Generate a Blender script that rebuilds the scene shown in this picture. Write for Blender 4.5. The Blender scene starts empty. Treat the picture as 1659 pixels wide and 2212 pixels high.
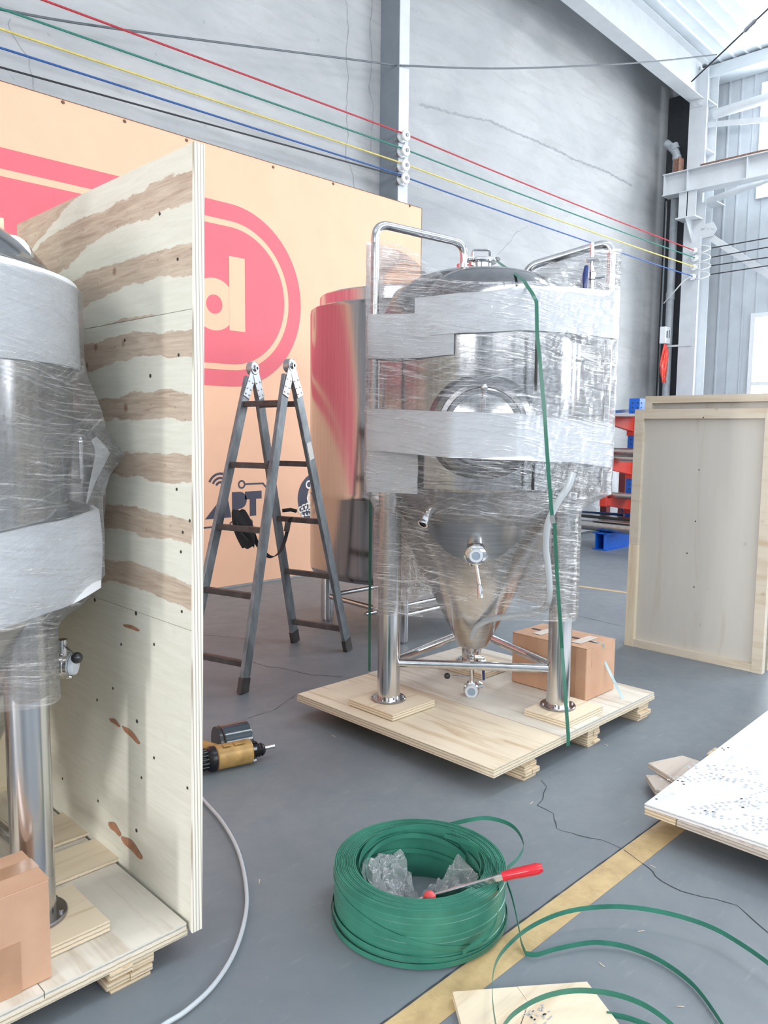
import bpy, math, random
from mathutils import Vector, Matrix, noise as mnoise
random.seed(7)
R = math.radians
SC = bpy.context.scene
COL = SC.collection

# ------------------------------------------------------------------ camera
FPX, PIT, ROL, YAW, HC = 1705.2, 0.10336, 0.010198, 0.786766, 1.5
cp, sp = math.cos(PIT), math.sin(PIT)
cr, sr = math.cos(ROL), math.sin(ROL)
ys, yc = math.sin(YAW), math.cos(YAW)
def l2w(x, y, z): return Vector((x*ys+y*yc, -x*yc+y*ys, z))
_r = l2w(cr, sr*sp, sr*cp); _u = l2w(-sr, cr*sp, cr*cp); _f = l2w(0, cp, -sp)
cam_d = bpy.data.cameras.new('camera'); cam = bpy.data.objects.new('camera', cam_d); COL.objects.link(cam)
cam_d.sensor_fit = 'HORIZONTAL'; cam_d.sensor_width = 36.0; cam_d.lens = FPX/1659*36.0
cam_d.clip_start = 0.02; cam_d.clip_end = 200
m = Matrix((( _r.x, _u.x, -_f.x, 0), (_r.y, _u.y, -_f.y, 0), (_r.z, _u.z, -_f.z, HC), (0, 0, 0, 1)))
cam.matrix_world = m
SC.camera = cam
CP = Vector((0, 0, HC))
def ray(px, py):
    X = (px-829.5)/FPX; Y = (py-1106)/FPX
    x = cr*X+sr*Y; yd = -sr*X+cr*Y
    return l2w(x, -yd*sp+cp, -yd*cp-sp)
def onz(px, py, z=0): d = ray(px, py); return CP+d*((z-HC)/d.z)
def ony(px, py, Y): d = ray(px, py); return CP+d*(Y/d.y)
def onx(px, py, X): d = ray(px, py); return CP+d*(X/d.x)
def atd(px, py, D): d = ray(px, py); return CP+d*(D/(d.x*yc+d.y*ys))

# ------------------------------------------------------------------ world, lights, exposure
SC.view_settings.view_transform = 'Standard'
try: SC.view_settings.look = 'None'
except Exception: pass
SC.view_settings.exposure = -0.08
SC.view_settings.gamma = 1.0
SC.view_settings.use_curve_mapping = False
W = bpy.data.worlds.new('sky'); SC.world = W; W.use_nodes = True
bg = W.node_tree.nodes['Background']; bg.inputs[0].default_value = (0.86, 0.93, 1.0, 1); bg.inputs[1].default_value = 1.0
def area(name, loc, rot, sx, sy, power, col=(1, 1, 1)):
    l = bpy.data.lights.new(name, 'AREA'); l.shape = 'RECTANGLE'; l.size = sx; l.size_y = sy; l.energy = power; l.color = col
    o = bpy.data.objects.new(name, l); COL.objects.link(o); o.location = loc; o.rotation_euler = rot
    return o
# daylight through the big door in the left end wall, the window strip of the near wall and the windows of the right wall
area('door_daylight', (-8.85, 1.25, 1.6), (0, R(-90), 0), 2.9, 0.6, 400, (1.0, 0.985, 0.96))
area('left_fill', (-8.85, -2.5, 4.4), (0, R(-90), 0), 1.6, 6.0, 540, (1.0, 0.99, 0.97))  # added fill lamp; the left wall has no window here
area('near_window_daylight', (2.0, -8.0, 4.6), (R(90), 0, 0), 13.0, 2.2, 700, (0.97, 0.985, 1.0))
area('right_window_daylight', (12.9, -2.6, 3.6), (0, R(90), 0), 3.0, 5.0, 760, (0.92, 0.965, 1.0))
area('window_daylight', (13.2, 4.16, 2.72), (0, R(90), 0), 1.3, 1.5, 75, (0.95, 0.98, 1.0))
area('window_daylight', (13.2, 4.17, 6.08), (0, R(90), 0), 1.6, 1.5, 60, (0.95, 0.98, 1.0))
area('ceiling_fill', (4.5, 0.2, 7.55), (0, 0, 0), 7.0, 1.0, 190, (0.94, 0.98, 1.0))  # added fill lamp under the roof sheet, which has no opening
area('ceiling_fill', (10.2, 3.0, 7.3), (0, 0, 0), 3.0, 1.0, 170, (0.96, 0.985, 1.0))  # second added fill lamp below the closed ceiling

# ------------------------------------------------------------------ materials
MATS = {}
def newmat(name):
    m = bpy.data.materials.new(name); m.use_nodes = True
    nt = m.node_tree; p = nt.nodes['Principled BSDF']; MATS[name] = m
    return m, nt, p
def N(nt, t, **k):
    n = nt.nodes.new(t)
    for a, b in k.items(): setattr(n, a, b)
    return n
def L(nt, a, b): nt.links.new(a, b)
def c4(c): return (c[0], c[1], c[2], 1)
def srgb(r, g, b):
    f = lambda v: ((v/255+0.055)/1.055)**2.4 if v/255 > 0.04045 else v/255/12.92
    return (f(r), f(g), f(b))
def coord(nt, scale=(1, 1, 1), kind='Object', rot=(0, 0, 0)):
    t = N(nt, 'ShaderNodeTexCoord'); mp = N(nt, 'ShaderNodeMapping')
    mp.inputs['Scale'].default_value = scale; mp.inputs['Rotation'].default_value = rot
    L(nt, t.outputs[kind], mp.inputs[0]); return mp.outputs[0]
def noise(nt, vec, scale=5, detail=5, rough=0.55, dist=0):
    n = N(nt, 'ShaderNodeTexNoise'); n.inputs['Scale'].default_value = scale; n.inputs['Detail'].default_value = detail
    n.inputs['Roughness'].default_value = rough; n.inputs['Distortion'].default_value = dist
    L(nt, vec, n.inputs['Vector']); return n.outputs['Fac']
def ramp(nt, fac, stops):
    n = N(nt, 'ShaderNodeValToRGB'); e = n.color_ramp.elements
    while len(e) > 1: e.remove(e[-1])
    e[0].position = stops[0][0]; e[0].color = c4(stops[0][1])
    for p, c in stops[1:]:
        x = e.new(p); x.color = c4(c)
    L(nt, fac, n.inputs[0]); return n.outputs[0]
def mixc(nt, fac, a, b, mode='MIX'):
    n = N(nt, 'ShaderNodeMix', data_type='RGBA', blend_type=mode)
    for i, v in ((0, fac), (6, a), (7, b)):
        if isinstance(v, (int, float)): n.inputs[i].default_value = v
        elif isinstance(v, tuple): n.inputs[i].default_value = c4(v)
        else: L(nt, v, n.inputs[i])
    return n.outputs[2]
def math_(nt, op, a, b=None, c=None):
    n = N(nt, 'ShaderNodeMath', operation=op)
    for i, v in enumerate((a, b, c)):
        if v is None: continue
        if isinstance(v, (int, float)): n.inputs[i].default_value = v
        else: L(nt, v, n.inputs[i])
    return n.outputs[0]
def bump(nt, p, h, strength=0.2, dist=0.01):
    b = N(nt, 'ShaderNodeBump'); b.inputs['Strength'].default_value = strength; b.inputs['Distance'].default_value = dist
    L(nt, h, b.inputs['Height']); L(nt, b.outputs[0], p.inputs['Normal']); return b.outputs[0]
def plain(name, col, rough=0.5, metal=0, var=0.12, scale=12, bmp=0.0, coat=0, spec=None):
    m, nt, p = newmat(name)
    v = noise(nt, coord(nt), scale, 4)
    lo = tuple(max(0, c*(1-var)) for c in col); hi = tuple(min(1, c*(1+var)) for c in col)
    L(nt, ramp(nt, v, [(0.3, lo), (0.7, hi)]), p.inputs['Base Color'])
    p.inputs['Roughness'].default_value = rough; p.inputs['Metallic'].default_value = metal
    if coat: p.inputs['Coat Weight'].default_value = coat; p.inputs['Coat Roughness'].default_value = 0.1
    if spec is not None: p.inputs['Specular IOR Level'].default_value = spec
    if bmp: bump(nt, p, noise(nt, coord(nt), scale*4, 4), bmp, 0.004)
    return m
def steel(name, col=(0.62, 0.62, 0.63), rough=0.2, axis='Z', bmp=0.06, rv=0.08):
    m, nt, p = newmat(name)
    sc = {'Z': (60, 60, 1.2), 'R': (3, 3, 160), 'X': (1.5, 120, 120), 'N': (30, 30, 30)}[axis]
    v = noise(nt, coord(nt, sc), 1.0, 3)
    L(nt, ramp(nt, v, [(0.3, tuple(c*0.88 for c in col)), (0.7, tuple(min(1, c*1.08) for c in col))]), p.inputs['Base Color'])
    p.inputs['Metallic'].default_value = 1
    mr = N(nt, 'ShaderNodeMapRange'); L(nt, v, mr.inputs[0]); mr.inputs[3].default_value = max(0.03, rough-rv); mr.inputs[4].default_value = rough+rv
    L(nt, mr.outputs[0], p.inputs['Roughness'])
    bump(nt, p, v, bmp, 0.002)
    return m
def ply(name, light, dark, grain='Y', amount=0.5, layers=True, gscale=1.0, dirty=0.0, knots=0.5):
    """plywood: long grain on the broad faces, glued layers on the edges"""
    m, nt, p = newmat(name)
    lo, hi = 1.2*gscale, 16*gscale
    sc = {'X': (lo, hi, hi), 'Y': (hi, lo, hi), 'Z': (hi, hi, lo)}[grain]
    g = noise(nt, coord(nt, sc), 1.0, 6, 0.6, 0.6)
    g2 = noise(nt, coord(nt, tuple(s*5 for s in sc)), 1.0, 3)
    base = ramp(nt, g, [(0.30, dark), (0.30+0.4*amount, light), (0.9, tuple(min(1, c*1.05) for c in light))])
    base = mixc(nt, math_(nt, 'MULTIPLY', g2, 0.22), base, tuple(c*0.72 for c in light))
    if knots:
        vo = N(nt, 'ShaderNodeTexVoronoi'); vo.inputs['Scale'].default_value = 3.2; L(nt, coord(nt, (1.5, 1.5, 1.5)), vo.inputs['Vector'])
        k = ramp(nt, vo.outputs['Distance'], [(0.035, (1, 1, 1)), (0.085, (0, 0, 0))])
        base = mixc(nt, math_(nt, 'MULTIPLY', k, knots), base, (0.20, 0.10, 0.05))
    if dirty:
        d = noise(nt, coord(nt, (3, 3, 3)), 1.0, 6, 0.7)
        base = mixc(nt, math_(nt, 'MULTIPLY', ramp(nt, d, [(0.5, (0, 0, 0)), (0.75, (1, 1, 1))]), dirty), base, (0.32, 0.31, 0.30))
    if layers:
        w = N(nt, 'ShaderNodeTexWave', wave_type='BANDS', bands_direction='Z'); w.inputs['Scale'].default_value = 26; w.inputs['Distortion'].default_value = 1.2
        w.inputs['Detail'].default_value = 3; w.inputs['Detail Scale'].default_value = 3
        L(nt, coord(nt), w.inputs['Vector'])
        e = ramp(nt, w.outputs['Fac'], [(0.1, tuple(c*0.55 for c in light)), (0.45, tuple(c*0.95 for c in light))])
        geo = N(nt, 'ShaderNodeNewGeometry'); sx = N(nt, 'ShaderNodeSeparateXYZ'); L(nt, geo.outputs['Normal'], sx.inputs[0])
        side = math_(nt, 'LESS_THAN', math_(nt, 'ABSOLUTE', sx.outputs[2]), 0.5)
        base = mixc(nt, side, base, e)
    L(nt, base, p.inputs['Base Color']); p.inputs['Roughness'].default_value = 0.62
    bump(nt, p, g2, 0.12, 0.003)
    return m

# concrete wall
m, nt, p = newmat('concrete_wall')
n1 = noise(nt, coord(nt, (0.5, 1, 0.9)), 1.3, 8, 0.62, 0.4)
n2 = noise(nt, coord(nt, (1.2, 1, 7), rot=(0, R(14), 0)), 1.2, 6, 0.6, 0.8)
n3 = noise(nt, coord(nt), 26, 4)
b = ramp(nt, n1, [(0.3, srgb(160, 163, 167)), (0.72, srgb(190, 191, 192))])
b = mixc(nt, math_(nt, 'MULTIPLY', ramp(nt, n2, [(0.48, (0, 0, 0)), (0.74, (1, 1, 1))]), 0.6), b, srgb(158, 160, 160))
pk = ramp(nt, noise(nt, coord(nt), 17, 2, 0.4), [(0.70, (0, 0, 0)), (0.76, (1, 1, 1))])
b = mixc(nt, math_(nt, 'MULTIPLY', pk, 0.35), b, srgb(128, 132, 138))
L(nt, b, p.inputs['Base Color']); p.inputs['Roughness'].default_value = 0.8
bump(nt, p, math_(nt, 'ADD', n2, math_(nt, 'MULTIPLY', n3, 0.3)), 0.35, 0.02)
# floor
m, nt, p = newmat('floor_concrete')
n1 = noise(nt, coord(nt), 0.9, 8, 0.6, 0.5); n2 = noise(nt, coord(nt), 7, 8, 0.7, 0.3); n3 = noise(nt, coord(nt, (2, 9, 1), rot=(0, 0, R(35))), 4, 5, 0.6)
b = ramp(nt, n1, [(0.28, srgb(108, 116, 123)), (0.72, srgb(129, 136, 141))])
b = mixc(nt, math_(nt, 'MULTIPLY', ramp(nt, n2, [(0.42, (0, 0, 0)), (0.7, (1, 1, 1))]), 0.45), b, srgb(106, 115, 124))
b = mixc(nt, math_(nt, 'MULTIPLY', ramp(nt, n3, [(0.6, (0, 0, 0)), (0.8, (1, 1, 1))]), 0.3), b, srgb(160, 166, 170))
L(nt, b, p.inputs['Base Color'])
mr = N(nt, 'ShaderNodeMapRange'); L(nt, n2, mr.inputs[0]); mr.inputs[3].default_value = 0.36; mr.inputs[4].default_value = 0.62
L(nt, mr.outputs[0], p.inputs['Roughness']); bump(nt, p, n2, 0.08, 0.004)
# yellow floor paint
m, nt, p = newmat('yellow_paint')
n2 = noise(nt, coord(nt), 9, 8, 0.7)
L(nt, ramp(nt, n2, [(0.35, srgb(176, 150, 108)), (0.6, srgb(202, 176, 128)), (0.8, srgb(190, 176, 150))]), p.inputs['Base Color']); p.inputs['Roughness'].default_value = 0.5
plain('crack_dark', (0.045, 0.05, 0.055), 0.9)
plain('crack_wall', (0.30, 0.31, 0.33), 0.9)
# mural prints
plain('mural_orange', srgb(239, 189, 157), 0.6, var=0.035, scale=3)
plain('mural_red', srgb(226, 104, 116), 0.6, var=0.04, scale=3)
plain('mural_navy', srgb(66, 66, 84), 0.6)
plain('mural_white', srgb(236, 232, 228), 0.6)
plain('mural_edge', srgb(120, 90, 70), 0.7)
# painted steel, sheet metal
plain('painted_steel', srgb(202, 207, 212), 0.5, var=0.05, scale=6)
plain('pillar_shade', srgb(128, 137, 146), 0.6, var=0.06, scale=6)  # darker copy of the painted steel, for the pillar's unlit side
plain('roof_sheet', srgb(220, 228, 234), 0.38, var=0.04, scale=5)
plain('wall_sheet', srgb(190, 197, 204), 0.45, var=0.05, scale=5)
plain('window_frame_white', srgb(228, 232, 236), 0.5, var=0.03)
plain('dark_shade', (0.05, 0.054, 0.062), 0.9)  # painted darkness for the corner gap, the bore and the holes
plain('rust_brown', srgb(120, 88, 74), 0.8, var=0.35, scale=40)
plain('pvc_grey', srgb(160, 167, 174), 0.45)
plain('porcelain', srgb(222, 226, 230), 0.25, coat=0.4)
plain('red_wire', srgb(176, 42, 54), 0.5); plain('green_wire', srgb(40, 118, 104), 0.5); plain('yellow_wire', srgb(206, 190, 104), 0.5)
plain('blue_wire', srgb(36, 84, 150), 0.5); plain('black_wire', srgb(36, 38, 44), 0.5); plain('grey_wire', srgb(96, 102, 108), 0.5); plain('white_wire', srgb(214, 216, 218), 0.5)
m, nt, p = newmat('window_glow'); p.inputs['Base Color'].default_value = (0.9, 0.95, 1, 1)
v = noise(nt, coord(nt, (1, 1, 1.5)), 2.2, 6, 0.7); L(nt, ramp(nt, v, [(0.3, (0.82, 0.92, 0.97)), (0.6, (1, 1, 1))]), p.inputs['Emission Color']); p.inputs['Emission Strength'].default_value = 7.0
m, nt, p = newmat('ceiling_fill_glow'); p.inputs['Emission Color'].default_value = (0.92, 0.97, 1, 1); p.inputs['Emission Strength'].default_value = 1.5  # unused glow meant for the added ceiling fill
# steels
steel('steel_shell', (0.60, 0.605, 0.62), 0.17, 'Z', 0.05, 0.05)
steel('steel_dome', (0.32, 0.32, 0.33), 0.16, 'N', 0.02, 0.03)  # steel darkened so its colour carries the dark ceiling's reflection
steel('steel_cone', (0.56, 0.55, 0.55), 0.22, 'R', 0.05, 0.05)
steel('steel_leg', (0.64, 0.64, 0.65), 0.2, 'Z', 0.06, 0.07)
steel('steel_pipe', (0.66, 0.66, 0.67), 0.13, 'N', 0.02, 0.04)
steel('steel_mirror', (0.70, 0.70, 0.71), 0.09, 'N', 0.01, 0.03)
steel('steel_rear_tank', (0.47, 0.45, 0.445), 0.16, 'Z', 0.04, 0.04)
steel('steel_dark', (0.36, 0.36, 0.38), 0.22, 'N', 0.02, 0.05)
steel('stock_steel', (0.50, 0.49, 0.48), 0.35, 'N', 0.05, 0.08)
# aluminium ladder, oxidised
m, nt, p = newmat('ladder_aluminium')
v = noise(nt, coord(nt, (14, 14, 5)), 1, 7, 0.65)
L(nt, ramp(nt, v, [(0.3, srgb(92, 98, 104)), (0.6, srgb(138, 144, 149)), (0.8, srgb(158, 162, 166))]), p.inputs['Base Color']); p.inputs['Metallic'].default_value = 0.55; p.inputs['Roughness'].default_value = 0.5
plain('ladder_rung', srgb(78, 74, 74), 0.5, 0.5, var=0.25, scale=20)
plain('hinge_steel', srgb(170, 174, 178), 0.35, 0.8)
plain('black_rubber', (0.018, 0.018, 0.02), 0.5); plain('black_fabric', (0.014, 0.013, 0.015), 0.85, bmp=0.4, scale=60)
plain('black_plastic', (0.02, 0.021, 0.024), 0.32, coat=0.3); plain('smoked_plastic', (0.025, 0.04, 0.055), 0.12, coat=0.8)
plain('brass_paint', srgb(178, 142, 86), 0.42, 0.2, var=0.3, scale=18)
plain('worn_black_metal', (0.035, 0.035, 0.04), 0.35, 0.7, var=0.5, scale=60)
plain('red_grip', srgb(204, 28, 44), 0.25, coat=0.6, var=0.06); plain('worn_red', srgb(200, 70, 72), 0.45, var=0.2, scale=40)
plain('blue_grip', srgb(22, 48, 110), 0.35, coat=0.4)
plain('rack_blue', srgb(14, 96, 200), 0.4, var=0.05); plain('rack_red', srgb(214, 62, 46), 0.45, var=0.06); plain('post_maroon', srgb(112, 42, 40), 0.55)
plain('brace_blue', srgb(22, 60, 112), 0.45)
# cardboard
m, nt, p = newmat('cardboard')
w = N(nt, 'ShaderNodeTexWave', wave_type='BANDS', bands_direction='Z'); w.inputs['Scale'].default_value = 90; w.inputs['Distortion'].default_value = 0.4; L(nt, coord(nt), w.inputs['Vector'])
v = noise(nt, coord(nt), 5, 6)
L(nt, mixc(nt, math_(nt, 'MULTIPLY', w.outputs['Fac'], 0.08), ramp(nt, v, [(0.3, srgb(186, 144, 116)), (0.7, srgb(204, 164, 136))]), srgb(150, 112, 88)), p.inputs['Base Color']); p.inputs['Roughness'].default_value = 0.75
plain('clear_tape', srgb(214, 196, 178), 0.18, var=0.06, coat=0.5)
plain('tape_brown', srgb(176, 136, 108), 0.3, coat=0.4)
# strap
m, nt, p = newmat('green_strap')
v = noise(nt, coord(nt), 9, 5)
L(nt, ramp(nt, v, [(0.3, srgb(42, 104, 88)), (0.7, srgb(60, 128, 108))]), p.inputs['Base Color']); p.inputs['Roughness'].default_value = 0.33
ck = N(nt, 'ShaderNodeTexChecker'); ck.inputs['Scale'].default_value = 420; L(nt, coord(nt), ck.inputs['Vector']); bump(nt, p, ck.outputs['Fac'], 0.12, 0.001)
plain('strap_on_tank', srgb(44, 104, 86), 0.3, var=0.06, coat=0.2)
plain('strap_pale', srgb(158, 186, 190), 0.25, coat=0.4)
plain('seal_metal', srgb(210, 212, 214), 0.25, 0.9)
# foam, film, hose
m, nt, p = newmat('white_foam')
p.inputs['Base Color'].default_value = c4(srgb(244, 248, 254)); p.inputs['Roughness'].default_value = 0.55
v = noise(nt, coord(nt, (3, 3, 30)), 1, 5, 0.6); bump(nt, p, v, 0.25, 0.01)
p.inputs['Subsurface Weight'].default_value = 0.15; p.inputs['Subsurface Radius'].default_value = (0.03, 0.03, 0.03)
def film(name, haze=0.10, streak=0.35, skew=0.5, kz=46):
    """thin crinkled film: mostly clear, with gathered streaks and white glints painted in"""
    m, nt, p = newmat(name); out = nt.nodes['Material Output']; nt.nodes.remove(p)
    tc = N(nt, 'ShaderNodeTexCoord'); sx = N(nt, 'ShaderNodeSeparateXYZ'); L(nt, tc.outputs['Object'], sx.inputs[0])
    an = math_(nt, 'ARCTAN2', sx.outputs[1], sx.outputs[0])
    big = noise(nt, tc.outputs['Object'], 2.6, 3); patch = noise(nt, coord(nt, (1, 1, 1.6)), 4.5, 3, 0.6)
    def lines(ka, k, sk, warp, det):
        zz = math_(nt, 'ADD', math_(nt, 'MULTIPLY', sx.outputs[2], k), math_(nt, 'MULTIPLY', an, sk))
        zz = math_(nt, 'ADD', zz, math_(nt, 'MULTIPLY', big, warp))
        cb = N(nt, 'ShaderNodeCombineXYZ'); L(nt, math_(nt, 'MULTIPLY', an, ka), cb.inputs[0]); L(nt, zz, cb.inputs[1])
        return noise(nt, cb.outputs[0], 1.0, det, 0.62, 0.25)
    s1 = lines(1.1, kz*1.6, skew*kz*0.30, 5.0, 5)
    s2 = lines(1.7, kz*2.0, -skew*kz*0.75, 4.0, 4)
    s3 = lines(3.2, kz*3.2, skew*kz*0.2, 8.0, 3)
    h = math_(nt, 'ADD', s1, math_(nt, 'MULTIPLY', s2, 0.7))
    bp = N(nt, 'ShaderNodeBump'); bp.inputs['Strength'].default_value = 1.0; bp.inputs['Distance'].default_value = 0.024; L(nt, h, bp.inputs['Height'])
    gl = N(nt, 'ShaderNodeBsdfGlossy'); gl.inputs['Roughness'].default_value = 0.11; gl.inputs['Color'].default_value = (1, 1, 1, 1); L(nt, bp.outputs[0], gl.inputs['Normal'])
    df = N(nt, 'ShaderNodeBsdfDiffuse'); df.inputs['Color'].default_value = (0.94, 0.97, 1, 1)
    tl = N(nt, 'ShaderNodeBsdfTranslucent'); tl.inputs['Color'].default_value = (0.93, 0.95, 0.97, 1)
    dt = N(nt, 'ShaderNodeMixShader'); dt.inputs[0].default_value = 0.12; L(nt, df.outputs[0], dt.inputs[1]); L(nt, tl.outputs[0], dt.inputs[2])
    tr = N(nt, 'ShaderNodeBsdfTransparent'); tr.inputs[0].default_value = (0.985, 0.985, 0.99, 1)
    pt = ramp(nt, patch, [(0.36, (0.12, 0.12, 0.12)), (0.62, (1, 1, 1))])
    a1 = ramp(nt, s1, [(0.55, (0, 0, 0)), (0.63, (1, 1, 1))]); a2 = ramp(nt, s2, [(0.58, (0, 0, 0)), (0.66, (1, 1, 1))]); a3 = ramp(nt, s3, [(0.58, (0, 0, 0)), (0.64, (1, 1, 1))])
    stm = math_(nt, 'MULTIPLY', math_(nt, 'MAXIMUM', a1, math_(nt, 'MULTIPLY', a2, 0.8)), pt)
    glint = math_(nt, 'MULTIPLY', a3, pt)  # mask that paints thin white glints, diffuse as well as glossy
    fr = N(nt, 'ShaderNodeFresnel'); fr.inputs[0].default_value = 1.5; L(nt, bp.outputs[0], fr.inputs['Normal'])
    gfac = math_(nt, 'MINIMUM', math_(nt, 'ADD', math_(nt, 'ADD', math_(nt, 'MULTIPLY', fr.outputs[0], 0.8), math_(nt, 'MULTIPLY', stm, streak*0.45)), math_(nt, 'MULTIPLY', glint, streak*0.9)), 0.9)
    dfac = math_(nt, 'MINIMUM', math_(nt, 'ADD', haze, math_(nt, 'ADD', math_(nt, 'MULTIPLY', stm, streak*0.36), math_(nt, 'MULTIPLY', glint, streak*0.75))), 0.92)
    a = N(nt, 'ShaderNodeMixShader'); L(nt, dfac, a.inputs[0]); L(nt, tr.outputs[0], a.inputs[1]); L(nt, dt.outputs[0], a.inputs[2])
    b2 = N(nt, 'ShaderNodeMixShader'); L(nt, gfac, b2.inputs[0]); L(nt, a.outputs[0], b2.inputs[1]); L(nt, gl.outputs[0], b2.inputs[2])
    L(nt, b2.outputs[0], out.inputs[0]); return m
film('stretch_film', 0.025, 0.72, 0.5)
film('stretch_film_heavy', 0.08, 0.5, 0.6, 60)
film('loose_film', 0.24, 0.8, 0.9, 30)
film('curtain_film', 0.55, 0.5, 0.2, 6)
m, nt, p = newmat('clear_hose'); p.inputs['Base Color'].default_value = c4(srgb(206, 214, 220)); p.inputs['Roughness'].default_value = 0.2; p.inputs['Alpha'].default_value = 0.72; p.inputs['Coat Weight'].default_value = 0.5
plain('silicone_cap', srgb(212, 220, 228), 0.35, var=0.03, coat=0.2)
plain('silicone_core', srgb(150, 166, 184), 0.4, var=0.03)
# woods
ply('pallet_ply', srgb(228, 214, 190), srgb(190, 158, 122), 'Y', 0.5, knots=0.6, dirty=0.12)
ply('pallet_ply_cool', srgb(222, 216, 204), srgb(186, 168, 146), 'Y', 0.5, knots=0.6, dirty=0.2)
ply('pad_ply', srgb(232, 216, 190), srgb(204, 178, 142), 'X', 0.5, knots=0.2)
ply('block_ply', srgb(222, 202, 172), srgb(170, 134, 100), 'Y', 0.5, knots=0.0)
ply('crate_ply', srgb(198, 195, 187), srgb(184, 175, 161), 'Z', 0.35, layers=False, gscale=0.5, knots=0.25)
ply('crate_stile', srgb(226, 212, 186), srgb(206, 184, 150), 'Z', 0.5, layers=False, knots=0.2)
ply('crate_rail', srgb(212, 202, 184), srgb(194, 174, 146), 'Y', 0.5, layers=False, knots=0.3)
ply('back_ply', srgb(226, 214, 188), srgb(206, 186, 150), 'X', 0.45, layers=False, knots=0.6)
ply('white_board', srgb(226, 227, 229), srgb(200, 202, 206), 'X', 0.4, dirty=0.5, knots=0.25)
ply('grey_scrap', srgb(196, 184, 172), srgb(150, 134, 122), 'X', 0.5, dirty=0.3, knots=0.4)
plain('scuff_grey', srgb(176, 180, 186), 0.7, var=0.2, scale=60)
plain('nail_dark', (0.04, 0.035, 0.03), 0.6)
def veneer(name, ref, period, thresh=0.5):
    """rotary cut veneer: repeating bands of brown heartwood across cream sapwood"""
    m, nt, p = newmat(name)
    tc = N(nt, 'ShaderNodeNewGeometry'); sx = N(nt, 'ShaderNodeSeparateXYZ'); L(nt, tc.outputs['Position'], sx.inputs[0])
    mpv = N(nt, 'ShaderNodeMapping'); mpv.inputs['Scale'].default_value = (1, 2.2, 7); L(nt, tc.outputs['Position'], mpv.inputs[0])
    wob = noise(nt, mpv.outputs[0], 1.1, 5, 0.6)
    mpw = N(nt, 'ShaderNodeMapping'); mpw.inputs['Scale'].default_value = (1, 3.0, 5.65); L(nt, tc.outputs['Position'], mpw.inputs[0])
    wob2 = noise(nt, mpw.outputs[0], 5, 4, 0.6)
    y = sx.outputs[1]
    arch = math_(nt, 'MULTIPLY', math_(nt, 'POWER', math_(nt, 'ABSOLUTE', math_(nt, 'SUBTRACT', y, 2.15)), 2), 0.16)
    ph = math_(nt, 'DIVIDE', math_(nt, 'SUBTRACT', math_(nt, 'ADD', sx.outputs[2], arch), ref), period)
    ph = math_(nt, 'ADD', ph, math_(nt, 'MULTIPLY', math_(nt, 'SUBTRACT', wob, 0.5), 0.42))
    ph = math_(nt, 'ADD', ph, math_(nt, 'MULTIPLY', math_(nt, 'SUBTRACT', wob2, 0.5), 0.16))
    tri = math_(nt, 'MULTIPLY', math_(nt, 'ABSOLUTE', math_(nt, 'SUBTRACT', math_(nt, 'FRACT', math_(nt, 'ADD', ph, 0.5)), 0.5)), 2.0)   # 0 at band centre
    wide = math_(nt, 'ADD', thresh, math_(nt, 'MULTIPLY', math_(nt, 'MAXIMUM', math_(nt, 'SUBTRACT', y, 2.35), 0.0), 0.75))
    d = math_(nt, 'SUBTRACT', tri, wide)
    msk = ramp(nt, math_(nt, 'ADD', d, 0.5), [(0.475, (1, 1, 1)), (0.515, (0, 0, 0))])
    mpg = N(nt, 'ShaderNodeMapping'); mpg.inputs['Scale'].default_value = (1, 5, 60); L(nt, tc.outputs['Position'], mpg.inputs[0])
    g = noise(nt, mpg.outputs[0], 1.0, 6, 0.65, 1.2)
    brown = ramp(nt, g, [(0.3, srgb(168, 146, 128)), (0.5, srgb(190, 172, 154)), (0.72, srgb(206, 192, 172))])
    cream = ramp(nt, g, [(0.3, srgb(210, 208, 194)), (0.7, srgb(222, 221, 209))])
    b = mixc(nt, msk, cream, brown)
    vo = N(nt, 'ShaderNodeTexVoronoi'); vo.inputs['Scale'].default_value = 9; vo.inputs['Randomness'].default_value = 1.0; L(nt, tc.outputs['Position'], vo.inputs['Vector'])
    kd = ramp(nt, vo.outputs['Distance'], [(0.06, (1, 1, 1)), (0.15, (0, 0, 0))])
    kz = math_(nt, 'MULTIPLY', kd, math_(nt, 'ADD', math_(nt, 'MULTIPLY', msk, 0.6), 0.05))
    b = mixc(nt, kz, b, srgb(112, 70, 48))
    vo2 = N(nt, 'ShaderNodeTexVoronoi'); vo2.inputs['Scale'].default_value = 24; L(nt, tc.outputs['Position'], vo2.inputs['Vector'])
    b = mixc(nt, math_(nt, 'MULTIPLY', ramp(nt, vo2.outputs['Distance'], [(0.06, (1, 1, 1)), (0.14, (0, 0, 0))]), math_(nt, 'MULTIPLY', msk, 0.45)), b, srgb(132, 100, 82))
    L(nt, b, p.inputs['Base Color']); p.inputs['Roughness'].default_value = 0.55
    return m
veneer('veneer_upper', 1.955, 0.177, 0.47); veneer('veneer_middle', 1.395, 0.172, 0.42); veneer('veneer_lower', 5.0, 9.0, 0.001)
# laminated edge of the side panel, layers across X
m, nt, p = newmat('laminated_edge')
w = N(nt, 'ShaderNodeTexWave', wave_type='BANDS', bands_direction='X'); w.inputs['Scale'].default_value = 34; w.inputs['Distortion'].default_value = 0.8; w.inputs['Detail'].default_value = 3
L(nt, coord(nt, (1, 1, 0.15)), w.inputs['Vector'])
L(nt, ramp(nt, w.outputs['Fac'], [(0.05, srgb(176, 166, 150)), (0.35, srgb(232, 228, 216))]), p.inputs['Base Color']); p.inputs['Roughness'].default_value = 0.7

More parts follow.
